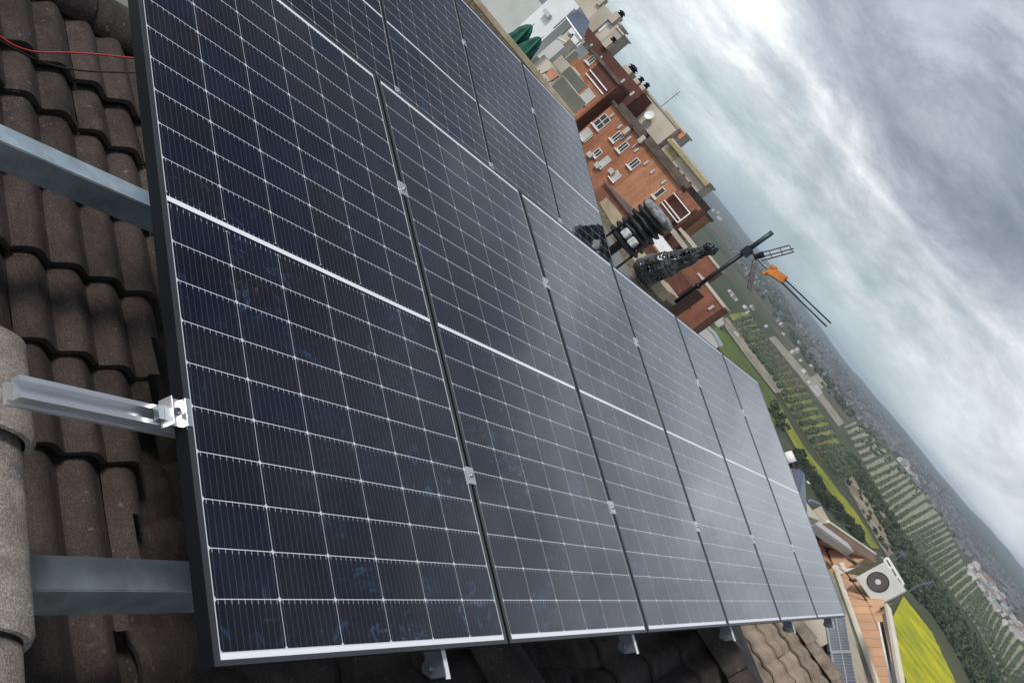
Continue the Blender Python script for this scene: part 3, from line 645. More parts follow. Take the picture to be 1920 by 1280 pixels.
# beige penthouses behind
def penthouse(X, L_, R_, T_, B_, mat, label, dep=10, extra=None):
    dep = 2.2
    y0, y1 = atx(*R_, X).y, atx(*L_, X).y; zt, zb = atx(*T_, X).z, atx(*B_, X).z
    r = empty('penthouse', (X, (y0 + y1) / 2, zb - 3), label=label, cat='penthouse'); slab('wall', mat, r, X, y0, y1, zb - 3, zt, dep)
    slab('cornice', M_BEI2 if mat is M_BEI else M_BEI, r, X - .15, y0 - .15, y1 + .15, zt + .002, zt + .22, dep + .3); return r, y0, y1, zt, zb
PX_ = 106.0
r, y0, y1, zt, zb = penthouse(PX_, (1060, -30), (1162, 50), (1125, 5), (1110, 40), M_BEI, 'wide beige rooftop penthouse at the top of the picture, with black chimney cowls', 12)
slab('pilaster', M_BEI2, r, PX_ - .4, atx(1132, 48, PX_).y, atx(1120, 25, PX_).y, zb - 3, zt - .01, .39); slab('door', M_WHITE, r, PX_ - .1, atx(1122, 58, PX_).y - .35, atx(1122, 58, PX_).y + .35, zb - .2, zb + 1.4, .09)
r2, *_q = penthouse(PX_ - 1, (1160, 48), (1150, 82), (1164, 62), (1138, 84), M_BEI2, 'narrow beige rooftop room at the right end of the wide penthouse', 8)
def chimney(px_b, px_t, X, label, w_=.8, cowl=True):
    a, c = atx(*px_b, X), atx(*px_t, X); r = empty('chimney', (X, a.y, a.z - .5), label=label, cat='chimney', group='chimneys on the far roofs'); h = max(.6, c.z - a.z)
    MB().box((-w_/2, -w_/2, 0), (w_/2, w_/2, .5 + h * .7)).build('shaft', M_BEI, r)
    b = MB(); b.lathe([(w_ * .33, 0), (w_ * .52, .12), (w_ * .30, .3), (w_ * .55, .42), (w_ * .2, h * .3 + .3)], 10, (0, 0, .5 + h * .7)); b.build('cowl', M_FRAME, r)
chimney((1128, 5), (1142, -1), PX_, 'beige chimney with a black cowl, leftmost on the far roofs', .8); chimney((1152, 38), (1168, 28), PX_, 'pair shaped black cowled chimney on the right end of the wide penthouse', 1.1)
chimney((1140, 84), (1150, 74), PX_ - 3, 'short chimney beside the narrow rooftop room', .9)
chimney((1172, 142), (1188, 128), FX + 5, 'broad beige chimney left of two smaller ones above the dark brick storey', 1.5); chimney((1190, 160), (1205, 152), FX + 5, 'middle small chimney above the dark brick storey', .8); chimney((1199, 172), (1215, 162), FX + 5, 'small chimney against the left side of the dish penthouse', .8)
chimney((1176, 246), (1182, 240), FX - .2, 'tiny white vent on the roof edge below the satellite dish', .6); chimney((1205, 262), (1212, 256), FX - .2, 'tiny white vent on the roof edge farther right', .6)
r, y0, y1, zt, zb = penthouse(PX_, (1208, 168), (1238, 268), (1225, 188), (1190, 235), M_BEI, 'plain beige penthouse carrying the round satellite dish', 10)
b = MB(); p = atx(1218, 217, PX_ - .6); b.lathe([(.05, .0), (.5, .09), (.62, .18), (.6, .2), (.45, .12), (.05, .04)], 20, (0, 0, 0), Matrix.Translation((0, 0, 0)) @ Matrix.Rotation(rad(-75), 4, 'Y'))
o = b.build('satellite_dish', M_WHITE); o.location = p; tag(o, 'round white satellite dish on the plain beige penthouse', 'dish')
r, y0, y1, zt, zb = penthouse(PX_ + 1, (1240, 215), (1262, 268), (1275, 240), (1225, 285), M_BEI2, 'beige penthouse with a terracotta top, beside the dish penthouse', 9)
slab('terracotta_top', M_TERR, r, PX_ + .8, y0 - .3, y1 - .2, zt - .9, zt - .02, .2); window(r, (1240, 252), .5, .5, PX_ + 1, 0, M_ROOFD, False); window(r, (1241, 271), .5, .5, PX_ + 1, 0, M_ROOFD, False)
r, y0, y1, zt, zb = penthouse(PX_, (1262, 262), (1310, 358), (1293, 302), (1272, 335), M_BEI, 'long low beige penthouse with small windows under an ochre roof edge', 9)
slab('ochre_fascia', M_OLV, r, PX_ - .7, y0 - .4, y1 + .1, zt - .45, zt - .01, .69); slab('blind', M_OLV, r, PX_ - .08, y1 - 2.3, y1 - .5, zb + .6, zt - .5, .07)
for px in ((1270, 318), (1281, 331), (1293, 345)): window(r, px, .6, .8, PX_, 0, M_BEI2, False)
b = MB(); b.tube([(0, 0, 0), (0, 0, 3.2)], .05, 5); b.tube([(0, -.6, 2.4), (0, .6, 2.4)], .03, 5); b.tube([(0, -.4, 2.8), (0, .4, 2.8)], .03, 5); o = b.build('roof_aerial', M_GALV_D); o.location = atx(1234, 205, PX_ + 2); tag(o, 'thin roof aerial sticking up behind the plain beige penthouse', 'aerial')

# ================================================================== pale rooftops at upper left (about 30 m)
M_GRYW = pmat('pale_grey_render', (.46, .46, .42), .9, 0, .12, .6, 0, col2=(.36, .365, .34)); M_WHW = pmat('white_render', (.68, .68, .66), .9, 0, .08, .5, 0, col2=(.55, .55, .53))
M_CRM = pmat('cream_wall', (.55, .49, .40), .9, 0, .15, .8, 0, col2=(.42, .37, .29)); M_PATIO = pmat('brown_patio', (.30, .20, .11), .9, 0, .4, 1.5); M_GREEN = pmat('dark_green_canvas', (.006, .085, .052), .7, 0, .4, 4)
def pb(name, mat, parent, X, L_, R_, T_, B_, dep=3):
    y0, y1 = atx(*R_, X).y, atx(*L_, X).y; z0, z1 = atx(*B_, X).z, atx(*T_, X).z; return slab(name, mat, parent, X, y0, y1, z0, z1, dep)
pl = empty('rooftop_house', (30, 26, -12), label='pale rooftop house with a grey wall and a white wall, behind the upper panel row', cat='building')
pb('grey_wall', M_GRYW, pl, 30.5, (780, -60), (990, 34), (960, -60), (850, 120), .5)
pb('white_wall', M_WHW, pl, 30.3, (990, 34), (1035, 60), (1065, -12), (930, 135), .5)
pb('wall_niche', M_GRYW, pl, 30.1, (1018, 20), (1030, 30), (1028, 22), (1022, 28), .15)
pl2 = empty('rooftop_yard', (36, 27, -12), label='cluttered cream walled rooftop yard between the white house and the red brick block', cat='yard')
pb('cream_wall', M_CRM, pl2, 31, (1000, 120), (1030, 165), (1012, 92), (960, 170), 2.5)
pb('cream_wall', M_CRM, pl2, 34, (1022, 118), (1050, 140), (1046, 96), (1000, 160), 2)
pb('patio_wall', M_PATIO, pl2, 40, (1012, 50), (1062, 104), (1070, 40), (1012, 100), .4); pb('timber_screen', M_PATIO, pl2, 36, (1022, 78), (1040, 100), (1040, 70), (1022, 96), .2)
pb('pale_partition', M_GRYW, pl2, 37, (1034, 60), (1050, 78), (1052, 42), (1034, 68), .4)
pb('white_cabinet', M_WHITE, pl2, 38, (1066, 52), (1076, 66), (1074, 50), (1064, 62), 1); pb('white_cabinet', M_WHITE, pl2, 38, (1066, 70), (1082, 88), (1080, 70), (1062, 84), 1)
pb('pale_wall', M_CRM, pl2, 37, (1058, 82), (1072, 100), (1066, 80), (1050, 98), .5)
b = MB()
for a, c in (((1024, 60), (1040, 76)), ((1028, 57), (1044, 73)), ((1046, 72), (1062, 80))): b.tube([atx(*a, 33) - Vector((36, 27, -12)), atx(*c, 33) - Vector((36, 27, -12))], .04, 6)
b.build('pergola_poles', M_WHITE, pl2)
pb('cream_parapet', M_WHW, pl2, 33, (1036, 52), (1062, 84), (1040, 66), (1000, 96), .3); pb('pale_chimney_block', M_CRM, pl2, 34, (1048, 74), (1056, 84), (1060, 62), (1036, 82), .8); pb('pale_doorway', M_GRYW, pl2, 35, (1046, 40), (1054, 50), (1060, 32), (1040, 50), .5)
def parasol(px, X, label, h=1.5, w_=.55):
    p = atx(*px, X); r = empty('folded_parasol', (p.x, p.y, p.z - h / 2), label=label, cat='parasol', group='folded green parasols')
    b = MB(); vs = []; n = 22; lv = [(.15, .9), (.45, 1.0), (.8, .8), (1.1, .75), (1.35, .45), (1.5, .08)]
    b.lathe([(w_ * rr, hh * h / 1.5) for hh, rr in lv], n); o = b.build('canvas', M_GREEN, r, True)
    for v in o.data.vertices:
        a = math.atan2(v.co.y, v.co.x); k = .62 + .38 * math.cos(a * 6 + v.co.z * 2); v.co.x *= k; v.co.y *= k
    b = MB(); b.tube([(0, 0, -.6), (0, 0, h + .1)], .03, 8); b.build('pole', M_WHITE, r)
parasol((968, 75), 25, 'bigger folded dark green parasol against the white wall', 1.35, .42); parasol((991, 92), 25, 'smaller folded dark green parasol to the right of the bigger one', 1.05, .36)
# two far rooftop panels on a stand
pts = [atx(1082, 10, 31), atx(1104, 44, 31), atx(1092, 74, 29), atx(1062, 32, 29)]
root = empty('rooftop_panel_pair', pts[3], label='pair of blue grey solar panels tilted on a stand in front of the wide penthouse', cat='solar panel'); o3 = pts[3]
M_FARP = pmat('far_panel_glass', (.085, .10, .14), .3, 0, .15, .7)
def quad_thick(name, mat, parent, pts, th, off=Vector((0, 0, 0))):
    n = (pts[1] - pts[0]).cross(pts[3] - pts[0]).normalized() * th; vs = [p - Vector(parent.location) + off for p in pts]; vs += [v - n for v in vs]
    return MB().add(vs, [(0, 1, 2, 3), (7, 6, 5, 4), (0, 4, 5, 1), (1, 5, 6, 2), (2, 6, 7, 3), (3, 7, 4, 0)]).build(name, mat, parent)
quad_thick('glass', M_FARP, root, pts, .05)
b = MB(); nn = (pts[1] - pts[0]).cross(pts[3] - pts[0]).normalized() * .02
def edge(a, c, r=.035): b.tube([a - o3 + nn, c - o3 + nn], r, 5)
edge(pts[0], pts[1]); edge(pts[1], pts[2]); edge(pts[2], pts[3]); edge(pts[3], pts[0]); edge(pts[0].lerp(pts[1], .5), pts[3].lerp(pts[2], .5), .05); edge(pts[0].lerp(pts[3], .5), pts[1].lerp(pts[2], .5), .02); b.build('frame', M_ALU, root)
b = MB(); b.tube([pts[2] - o3, pts[2] - o3 + Vector((0, 0, -.6))], .03, 6); b.tube([pts[3] - o3, pts[3] - o3 + Vector((0, 0, -.6))], .03, 6); b.build('stand', M_GALV_D, root)
p = atx(1018, 140, 24); root = empty('folding_chair', (p.x, p.y, p.z - .5), label='small folding chair at the foot of the cream wall', cat='chair')
b = MB()
for y in (-.2, .2): b.tube([(0, y, 0), (.35, y, .8)], .02, 6); b.tube([(.35, y, 0), (0, y, .5)], .02, 6)
b.build('leg_frame', M_FRAME, root); MB().box((-.05, -.2, .42), (.3, .2, .46)).build('seat', M_TERR, root); MB().box((.28, -.2, .55), (.33, .2, .82)).build('backrest', M_TERR, root)

# ================================================================== neighbouring roofs at lower right
nr = empty('neighbour_tiled_roof', (10, 0, -3), label='light brown wavy tiled roof with mossy valley and pale ridge tiles, lower right', cat='roof'); nr.location = (0, 0, 0)
up = Vector((math.cos(rad(5)), math.sin(rad(5)), .30)).normalized(); A = Vector((-math.sin(rad(5)), math.cos(rad(5)), 0))
top = Vector((11.55, -4.0, -2.06)); tile_slope('tile_slope', top, A, -up, 22, 8, M_TILE_L, nr, amp=.024)
ridge(top + A * 7 + Vector((.03, 0, .02)), top - A * .5 + Vector((.03, 0, .02)), 'l', nr, .40); ridge(top + A * 7 + Vector((.42, 0, -.16)), top - A * .5 + Vector((.42, 0, -.16)), 'l', nr, .40)
m = MB(); a0 = top - up * 2.7; m.add([top + Vector((0, 0, -.1)), top + A * 7.5 + Vector((0, 0, -.1)), a0 + A * 7.5 + Vector((0, 0, -.1)), a0 + Vector((0, 0, -.1))], [(0, 1, 2, 3)]); m.build('underlay', M_MORTAR, nr)
m = MB(); m.box((11.2, -4, -6), (11.9, 3, -2.4)); m.build('wall', M_BEI, nr)
# mounted panels and walls below
M_OLW = pmat('olive_beige_wall', (.30, .29, .215), .9, 0, .2, .8); M_CAPW = pmat('cream_coping', (.70, .62, .50), .8, 0, .1, 1); M_TANW = pmat('tan_wall', (.42, .36, .27), .9, 0, .15, 1)
def tilefloor(name, c1, c2, sc):
    m = D.materials.new(name); m.use_nodes = True; t = NT(m.node_tree); b = t.n['Principled BSDF']; c = t.coord('Object')
    bt = t.new('ShaderNodeTexBrick'); bt.offset = 0; t.l.new(c, bt.inputs[0]); bt.inputs['Scale'].default_value = 1
    bt.inputs['Brick Width'].default_value = sc; bt.inputs['Row Height'].default_value = sc; bt.inputs['Mortar Size'].default_value = .012
    bt.inputs['Color1'].default_value = (*c1, 1); bt.inputs['Color2'].default_value = (*c2, 1); bt.inputs['Mortar'].default_value = (c2[0] * .55, c2[1] * .5, c2[2] * .5, 1)
    g = t.ramp(t.noise(c, .7, 4), [(.3, (.82, .82, .82)), (.7, (1.1, 1.1, 1.1))]); t.l.new(t.mix(1, bt.outputs[0], g, 'MULTIPLY'), b.inputs[0]); b.inputs['Roughness'].default_value = .75; return m
M_OT = tilefloor('orange_clay_tiles', (.60, .35, .20), (.50, .285, .16), .46); M_TT = tilefloor('tan_clay_tiles', (.52, .36, .25), (.40, .275, .19), .36)
def pslab(name, mat, parent, px, z, th=.3):
    pts = [atz(x, y, z) for x, y in px]; o = MB().prism([(p.x - parent.location.x, p.y - parent.location.y) for p in pts], z - th - parent.location.z, z - parent.location.z).build(name, mat, parent); return o
def plane_quad(name, mat, parent, pts, th):
    ex = (pts[1] - pts[0]).normalized(); nz_ = ex.cross(pts[3] - pts[0]).normalized(); ey = nz_.cross(ex)
    Mx = Matrix(((ex.x, ey.x, nz_.x, pts[0].x), (ex.y, ey.y, nz_.y, pts[0].y), (ex.z, ey.z, nz_.z, pts[0].z), (0, 0, 0, 1))); iv = Mx.inverted()
    l = [iv @ p for p in pts]; vs = [Vector((p.x, p.y, 0)) for p in l] + [Vector((p.x, p.y, th)) for p in l]
    o = MB().add(vs, [(0, 1, 2, 3), (7, 6, 5, 4), (0, 4, 5, 1), (1, 5, 6, 2), (2, 6, 7, 3), (3, 7, 4, 0)]).build(name, mat, parent); o.matrix_local = Matrix.Translation(-Vector(parent.location)) @ Mx; return o
nt = empty('orange_tiled_terrace', (25, 1, -20), label='neighbouring terrace paved with orange tiles behind a cream topped parapet', cat='terrace')
plane_quad('tiled_slope', M_OT, nt, [atz(1569, 1072, -3.6), atz(1652, 1310, -3.6), atz(1693, 1310, -2.75), atz(1652, 1085, -2.75)], -.3); plane_quad('tiled_slope', M_OT, nt, [atz(1552, 1030, -3.62), atz(1569, 1074, -3.62), atz(1614, 1056, -3.3), atz(1592, 1030, -3.3)], -.3)
plane_quad('outer_band', M_TANW, nt, [atz(1653, 1150, -2.73), atz(1690, 1310, -2.73), atz(1698, 1310, -2.6), atz(1665, 1145, -2.6)], -.2); plane_quad('skylight_strip', M_GLASS, nt, [atz(1649, 1165, -2.74), atz(1680, 1310, -2.74), atz(1687, 1310, -2.70), atz(1656, 1165, -2.70)], -.02); plane_quad('skylight_rail', M_WHITE, nt, [atz(1645, 1165, -2.76), atz(1676, 1310, -2.76), atz(1680, 1310, -2.73), atz(1649, 1165, -2.73)], -.02)
def pwall(name, parent, p0, p1, z, h, th, mat, capm=None):
    a, c = atz(*p0, z), atz(*p1, z); d = (c - a); d.normalize(); n = Vector((-d.y, d.x, 0)) * th; loc = Vector(parent.location)
    o = MB().prism([((q3 - loc).x, (q3 - loc).y) for q3 in (a, c, c + n, a + n)], z - h - loc.z, z - loc.z).build(name, mat, parent)
    if capm:
        n2 = n.normalized() * .04; MB().prism([((q3 - loc).x, (q3 - loc).y) for q3 in (a - n2, c - n2, c + n + n2, a + n + n2)], z + .002 - loc.z, z + .06 - loc.z).build(name + '_coping', capm, parent)
    return o
pwall('parapet', nt, (1654, 1310), (1570, 1076), -3.52, 3.5, .10, M_OLW, M_CAPW)
pwall('parapet', nt, (1570, 1076), (1612, 1058), -3.52, 1, .2, M_OT, M_CAPW)
pwall('parapet', nt, (1694, 1310), (1664, 1140), -2.58, .05, .07, M_TANW, M_CAPW)
n2_ = empty('tan_tiled_terrace', (30, 3, -20), label='higher tan tiled terrace wall with a cream edge, beyond the orange terrace', cat='terrace')
T0, T1, B1_, B0 = atz(1552, 977, -2.9), atz(1641, 1038, -2.9), atz(1618, 1060, -3.66), atz(1527, 1003, -3.66)
plane_quad('tiled_wall', M_TT, n2_, [T0, T1, B1_, B0], -.3)
b = MB(); b.tube([T0 - Vector(n2_.location), T1 - Vector(n2_.location)], .045, 6); b.build('coping', M_CAPW, n2_)
pslab('tiled_floor', M_OT, n2_, [(1520, 1003), (1545, 1012), (1612, 1058), (1572, 1076), (1560, 1070)], -3.68, .5)
pslab('tan_floor', M_TANW, n2_, [(1505, 965), (1540, 948), (1558, 980), (1530, 1003)], -3.3, 3)
# dark slots in the wall, drawn as dark tubes laid along it
for a, c in (((1545, 984), (1578, 1008)), ((1588, 1045), (1604, 1056))):
    p0, p1 = atz(*a, -3.1), atz(*c, -3.1); b = MB(); b.tube([p0, p1], .05, 6); o = b.build('dark_slot', M_ROOFD); tag(o, 'dark slot along the %s of the tan tiled wall' % ('top' if a[0] == 1545 else 'foot'), 'pipe')
# long white box gutter
p0, p1 = atz(1527, 997, -3.15), atz(1580, 1034, -3.15); d = (p1 - p0); L_ = d.length; root = empty('white_awning_box', p0, label='long white ridged awning box lying beside the tan tiled wall', cat='awning box'); d.normalize()
sdv = Vector((-d.y, d.x, 0)).normalized(); R = Matrix((d, sdv, Vector((0, 0, 1)))).transposed().to_4x4(); root.matrix_world = Matrix.Translation(p0) @ R
MB().box((-1, -.16, 0), (L_, .16, .22)).build('case', M_SHUT, root, bevel=.02); b = MB()
for k in range(3): b.box((-1, -.13 + k * .1, .222), (L_, -.09 + k * .1, .25))
b.build('ribs', M_WHITE, root)
# lower roof with a field of panels
lr = empty('lower_flat_roof', (20, 0, -8), label='lower flat roof squeezed between the light tiled roof and the olive parapet', cat='roof')
pslab('deck', M_TANW, lr, [(1520, 1150), (1588, 1150), (1640, 1320), (1560, 1320)], -3.35, 3)
pp_ = [atz(1545, 1152, -3.2), atz(1582, 1152, -3.2), atz(1610, 1310, -3.2), atz(1572, 1310, -3.2)]
for k in range(2):
    a = [pp_[0].lerp(pp_[3], k / 2 + .01), pp_[1].lerp(pp_[2], k / 2 + .01), pp_[1].lerp(pp_[2], (k + 1) / 2 - .01), pp_[0].lerp(pp_[3], (k + 1) / 2 - .01)]
    root = empty('lower_roof_panel', a[0], label='blue grey panel lying on the lower flat roof, %s end' % ('far', 'near')[k], cat='solar panel', group='panels on the lower roof')
    quad_thick('glass', M_FARP, root, a, -.05); b = MB(); loc = Vector(a[0]) - Vector((0, 0, .012))
    for i in range(1, 14): b.tube([a[0].lerp(a[3], i / 14) - loc, a[1].lerp(a[2], i / 14) - loc], .0035, 4)
    b.tube([a[0].lerp(a[1], .5) - loc, a[3].lerp(a[2], .5) - loc], .012, 4)
    for i in range(4): b.tube([a[i] - loc, a[(i + 1) % 4] - loc], .016, 4)
    b.build('frame', M_SHUT, root)
root = empty('beige_roof_hut', (14, 0, -6), label='small beige rendered hut wall behind the pale ridge tiles', cat='hut')
pslab('wall', M_BEI, root, [(1517, 1162), (1545, 1160), (1552, 1206), (1543, 1210)], -3.2, 3)

# single panel leaning past the far end of the lower row
pts = [atx(1482, 876, 15), atx(1506, 890, 15), atx(1511, 962, 14.2), atx(1497, 930, 14.2)]
root = empty('leaning_panel', pts[0], label='single blue grey solar panel showing beyond the far end of the lower row', cat='solar panel')
quad_thick('glass', M_FARP, root, pts, .04); b = MB(); nn = Vector((0, 0, 0))
for i in range(4): b.tube([pts[i] - pts[0], pts[(i + 1) % 4] - pts[0]], .018, 4)
b.build('frame', M_ALU, root)
zt_ = min(p.z for p in pts) - .03; yr_ = pts[2].y
root = empty('stair_tower', (14.6, yr_ + 1.2, -30), label='small grey stair tower top beyond the last panel, carrying the leaning panel', cat='building'); slab('wall', M_GRYW, root, 14.05, yr_ + .02, yr_ + 2.4, -30, zt_ - .12, 1.25); slab('coping', M_CRM, root, 14.0, yr_ - .01, yr_ + 2.45, zt_ - .118, zt_, 1.35)
p0, p1 = atx(1476, 848, 15), atx(1485, 868, 15); root = empty('flue_pipe', p1, label='short white flue pipe with a dark open end beyond the last panel', cat='flue')
b = MB(); b.tube([p0 - p1, Vector((0, 0, 0))], .072, 14); b.tube([(p0 - p1) * .5, Vector(((p0 - p1).x * .5, (p0 - p1).y * .5, zt_ - p1.z))], .03, 8); b.build('pipe', M_WHITE, root, True); b = MB(); b.tube([Vector((0, 0, 0)), (p1 - p0).normalized() * .09], .074, 14); b.build('mouth', M_FRAME, root)

# outdoor unit and its neighbours on the orange terrace
def px_box(name, px4, X, dep, mat, label, cat, parts=None):
    """px4: top left, top right, bottom right, bottom left of the front face, standing upright on X = const"""
    P = [atx(x, y, X) for x, y in px4]; y1 = (P[0].y + P[3].y) / 2; y0 = (P[1].y + P[2].y) / 2; z1 = (P[0].z + P[1].z) / 2; z0 = (P[2].z + P[3].z) / 2
    root = empty(name, (X, (y0 + y1) / 2, z0), label=label, cat=cat); h = (y1 - y0) / 2
    MB().box((0, -h, 0), (dep, h, z1 - z0)).build('casing', mat, root, bevel=.015); return root, h, z1 - z0
M_ACW = pmat('off_white_casing', (.56, .54, .50), .5, 0, .08, 2)
# the unit's front faces the camera side (-X) with its top edge lifted along +Z
P = [atx(*p, 28) for p in ((1618, 1086), (1658, 1063), (1682, 1105), (1642, 1127))]
yc = sum(p.y for p in P) / 4; zc_ = sum(p.z for p in P) / 4; print('AC', [(round(p.y, 2), round(p.z, 2)) for p in P])
wd_, hh_ = .82, .80
root = empty('outdoor_unit', (28, yc, zc_ - hh_ / 2), label='off white air conditioning outdoor unit with a round dark fan on the terrace corner', cat='air conditioner')
MB().box((0, -wd_/2, .0), (.34, wd_/2, hh_)).build('casing', M_ACW, root, bevel=.015)
Rf = Matrix.Translation((-.004, .07, hh_ / 2)) @ Matrix.Rotation(rad(-90), 4, 'Y')
b = MB(); b.lathe([(.255, 0), (.255, .012), (.24, .016), (.24, 0)], 32, (0, 0, 0), Rf); b.build('fan_ring', M_FRAME, root, True)
b = MB(); b.lathe([(.235, .002), (.235, .006)], 32, (0, 0, 0), Rf); b.build('fan_opening', pmat('dark_fan_grille', (.09, .075, .07), .6), root)
b = MB(); b.lathe([(.07, .008), (.065, .02)], 16, (0, 0, 0), Rf); b.build('hub', M_ACW, root)
b = MB(); b.box((-.5, -wd_/2, -.10), (.5, -wd_/2 + .06, -.03)); b.box((-.5, wd_/2 - .06, -.10), (.5, wd_/2, -.03)); b.box((-.2, -.6, -.10), (-.17, .6, -.07)); b.build('shadow_rails', M_FRAME, root)  # black bars stand in for the dark shadow lines under the unit
r, h, hz_ = px_box('grey_cabinet', ((1609, 1072), (1642, 1052), (1649, 1064), (1617, 1086)), 29.5, .5, M_SHUT, 'flat grey cabinet behind the outdoor unit', 'cabinet')
r, h, hz_ = px_box('white_water_box', ((1640, 1046), (1658, 1034), (1664, 1043), (1646, 1056)), 31, .5, M_WHITE, 'small white box, farthest of the group round the outdoor unit', 'box')
r, h, hz_ = px_box('tan_pier', ((1642, 1127), (1676, 1112), (1668, 1142), (1640, 1160)), 27, 1.2, M_TANW, 'tan rendered pier right below the outdoor unit', 'pier')
p = atx(1665, 1082, 29.5); root = empty('white_lattice_frame', p, label='white and dark lattice frame standing behind the outdoor unit', cat='frame'); b = MB()
for a, c in (((1664, 1045), (1694, 1095)), ((1658, 1050), (1688, 1100)), ((1664, 1045), (1658, 1050)), ((1674, 1062), (1668, 1066)), ((1684, 1080), (1678, 1084)), ((1694, 1095), (1688, 1100))): b.tube([atx(*a, 29.5) - p, atx(*c, 29.5) - p], .035, 5)
b.build('lattice', M_WHITE, root)
def aerial(px, X, label):
    p = atx(*px[0], X); b = MB()
    b.tube([atx(*q3, X) - p for q3 in px], .022, 5)
    q4 = atx(*px[-1], X) - p
    for k in (.7, .8, .9, 1): b.tube([q4 * k + Vector((0, -.3 * (1.2 - k), 0)), q4 * k + Vector((0, .3 * (1.2 - k), 0))], .01, 4)
    o = b.build('roof_aerial', M_GALV_D); o.location = p; tag(o, label, 'aerial')
aerial([(1701, 1110), (1722, 1097), (1750, 1090)], 29, 'bent roof aerial behind the outdoor unit'); aerial([(1676, 1050), (1698, 1036)], 31, 'short thin aerial beyond the white lattice frame'); aerial([(1738, 940), (1774, 916)], 60, 'slim pole standing against the far town'); aerial([(1712, 885), (1726, 873)], 90, 'smaller slim pole to the left of the other, against the far town')
r, h, hz_ = px_box('tin_roof_shed', ((1540, 943), (1556, 936), (1570, 960), (1553, 972)), 44, 3, M_GALV_D, 'small dark tin shed beyond the tan tiled wall', 'shed')
r, h, hz_ = px_box('tin_roof_shed', ((1570, 974), (1577, 970), (1583, 986), (1576, 990)), 46, 3, M_GALV_D, 'lower dark tin shed nearer the tan wall corner', 'shed')
r, h, hz_ = px_box('pale_garden_wall', ((1508, 905), (1516, 894), (1520, 900), (1511, 915)), 40, .4, M_WHW, 'bit of pale curved garden wall past the leaning panel', 'wall')
r, h, hz_ = px_box('blue_container', ((1510, 928), (1520, 930), (1528, 944), (1514, 950)), 38, 2, pmat('faded_blue_sheet', (.22, .27, .32), .7), 'faded blue sheet metal box past the leaning panel', 'container')
r, h, hz_ = px_box('reddish_shed', ((1522, 944), (1532, 936), (1540, 946), (1526, 956)), 40, 2, M_TERR, 'small reddish shed left of the dark tin shed', 'shed')

# ================================================================== the valley
def hgt(x, y):
    r = math.hypot(x, y); pts = ((0, -36), (120, -37), (330, -45), (620, -45), (950, -43.5), (1500, -35), (2200, -34), (3600, -27), (5500, -20), (8000, -2), (10200, 26), (12500, -30))
    z = pts[-1][1]
    for (a, za), (b_, zb) in zip(pts, pts[1:]):
        if r <= b_: t = (r - a) / (b_ - a); t = t * t * (3 - 2 * t); z = za + (zb - za) * t; break
    if r > 1500:
        k = min(1, (r - 1500) / 4000); az = math.degrees(math.atan2(y, x))
        z += k * (noise.noise(Vector((x / 1900, y / 1900, 3))) * 17 + noise.noise(Vector((x / 700, y / 700, 9))) * 6)
        if r > 6000: z += min(1, (r - 6000) / 2500) * (math.sin(az / 3.1 + .8) * 10 + math.sin(az / 1.3) * 8 + max(0, az - 14) * 3.0 + noise.noise(Vector((az * .9, 0, 0))) * 14)
    return z
M_GND = D.materials.new('valley_ground'); M_GND.use_nodes = True
t = NT(M_GND.node_tree); b = t.n['Principled BSDF']; c = t.coord('Object')
nb = t.noise(t.mapv(c, (.0016, .0042, .002)), 1, 6, .6); n2 = t.noise(t.mapv(c, (.02, .05, .05)), 1, 6, .7); vr = t.new('ShaderNodeTexVoronoi'); t.l.new(t.mapv(c, (.0035, .006, .01)), vr.inputs[0]); vr.inputs['Scale'].default_value = 1
colr = t.ramp(nb, [(.28, (.035, .05, .024)), (.42, (.06, .075, .035)), (.52, (.11, .10, .06)), (.6, (.07, .085, .04)), (.75, (.13, .11, .08))])
vs_ = t.new('ShaderNodeSeparateColor'); t.l.new(vr.outputs['Color'], vs_.inputs[0])
colr = t.mix(.55, colr, t.ramp(vs_.outputs[0], [(0, (.045, .06, .03)), (.35, (.09, .10, .05)), (.6, (.15, .125, .085)), (.85, (.055, .07, .035)), (1, (.19, .16, .12))], 'CONSTANT'))
colr = t.mix(t.m('MULTIPLY', t.ramp(n2, [(.4, 0.0), (.62, 1.0)]), .45), colr, (.028, .038, .02))
t.l.new(colr, b.inputs[0]); b.inputs['Roughness'].default_value = .95; b.inputs['Specular IOR Level'].default_value = .1
def ground_patch(name, mat, r0, r1, a0, a1, nr_, na, dz=0):
    vs, fs = [], []
    for i in range(nr_ + 1):
        r = r0 * (r1 / r0) ** (i / nr_)
        for j in range(na + 1):
            a = rad(a0 + (a1 - a0) * j / na); x, y = r * math.cos(a), r * math.sin(a); vs.append((x, y, hgt(x, y) + dz))
    for i in range(nr_):
        for j in range(na): k = i * (na + 1) + j; fs.append((k, k + 1, k + na + 2, k + na + 1))
    return MB().add(vs, fs).build(name, mat, smooth=True)
tag(ground_patch('valley_ground', M_GND, 8, 12500, -75, 120, 150, 320), kind='structure')
def atg(x, y, rmax=12000):
    d = ray(x, y); h = math.hypot(d.x, d.y); d = d / h; r = 60.0
    while r < rmax:
        if d.z * r < hgt(d.x * r, d.y * r): break
        r *= 1.006
    return Vector((d.x * r, d.y * r, hgt(d.x * r, d.y * r)))
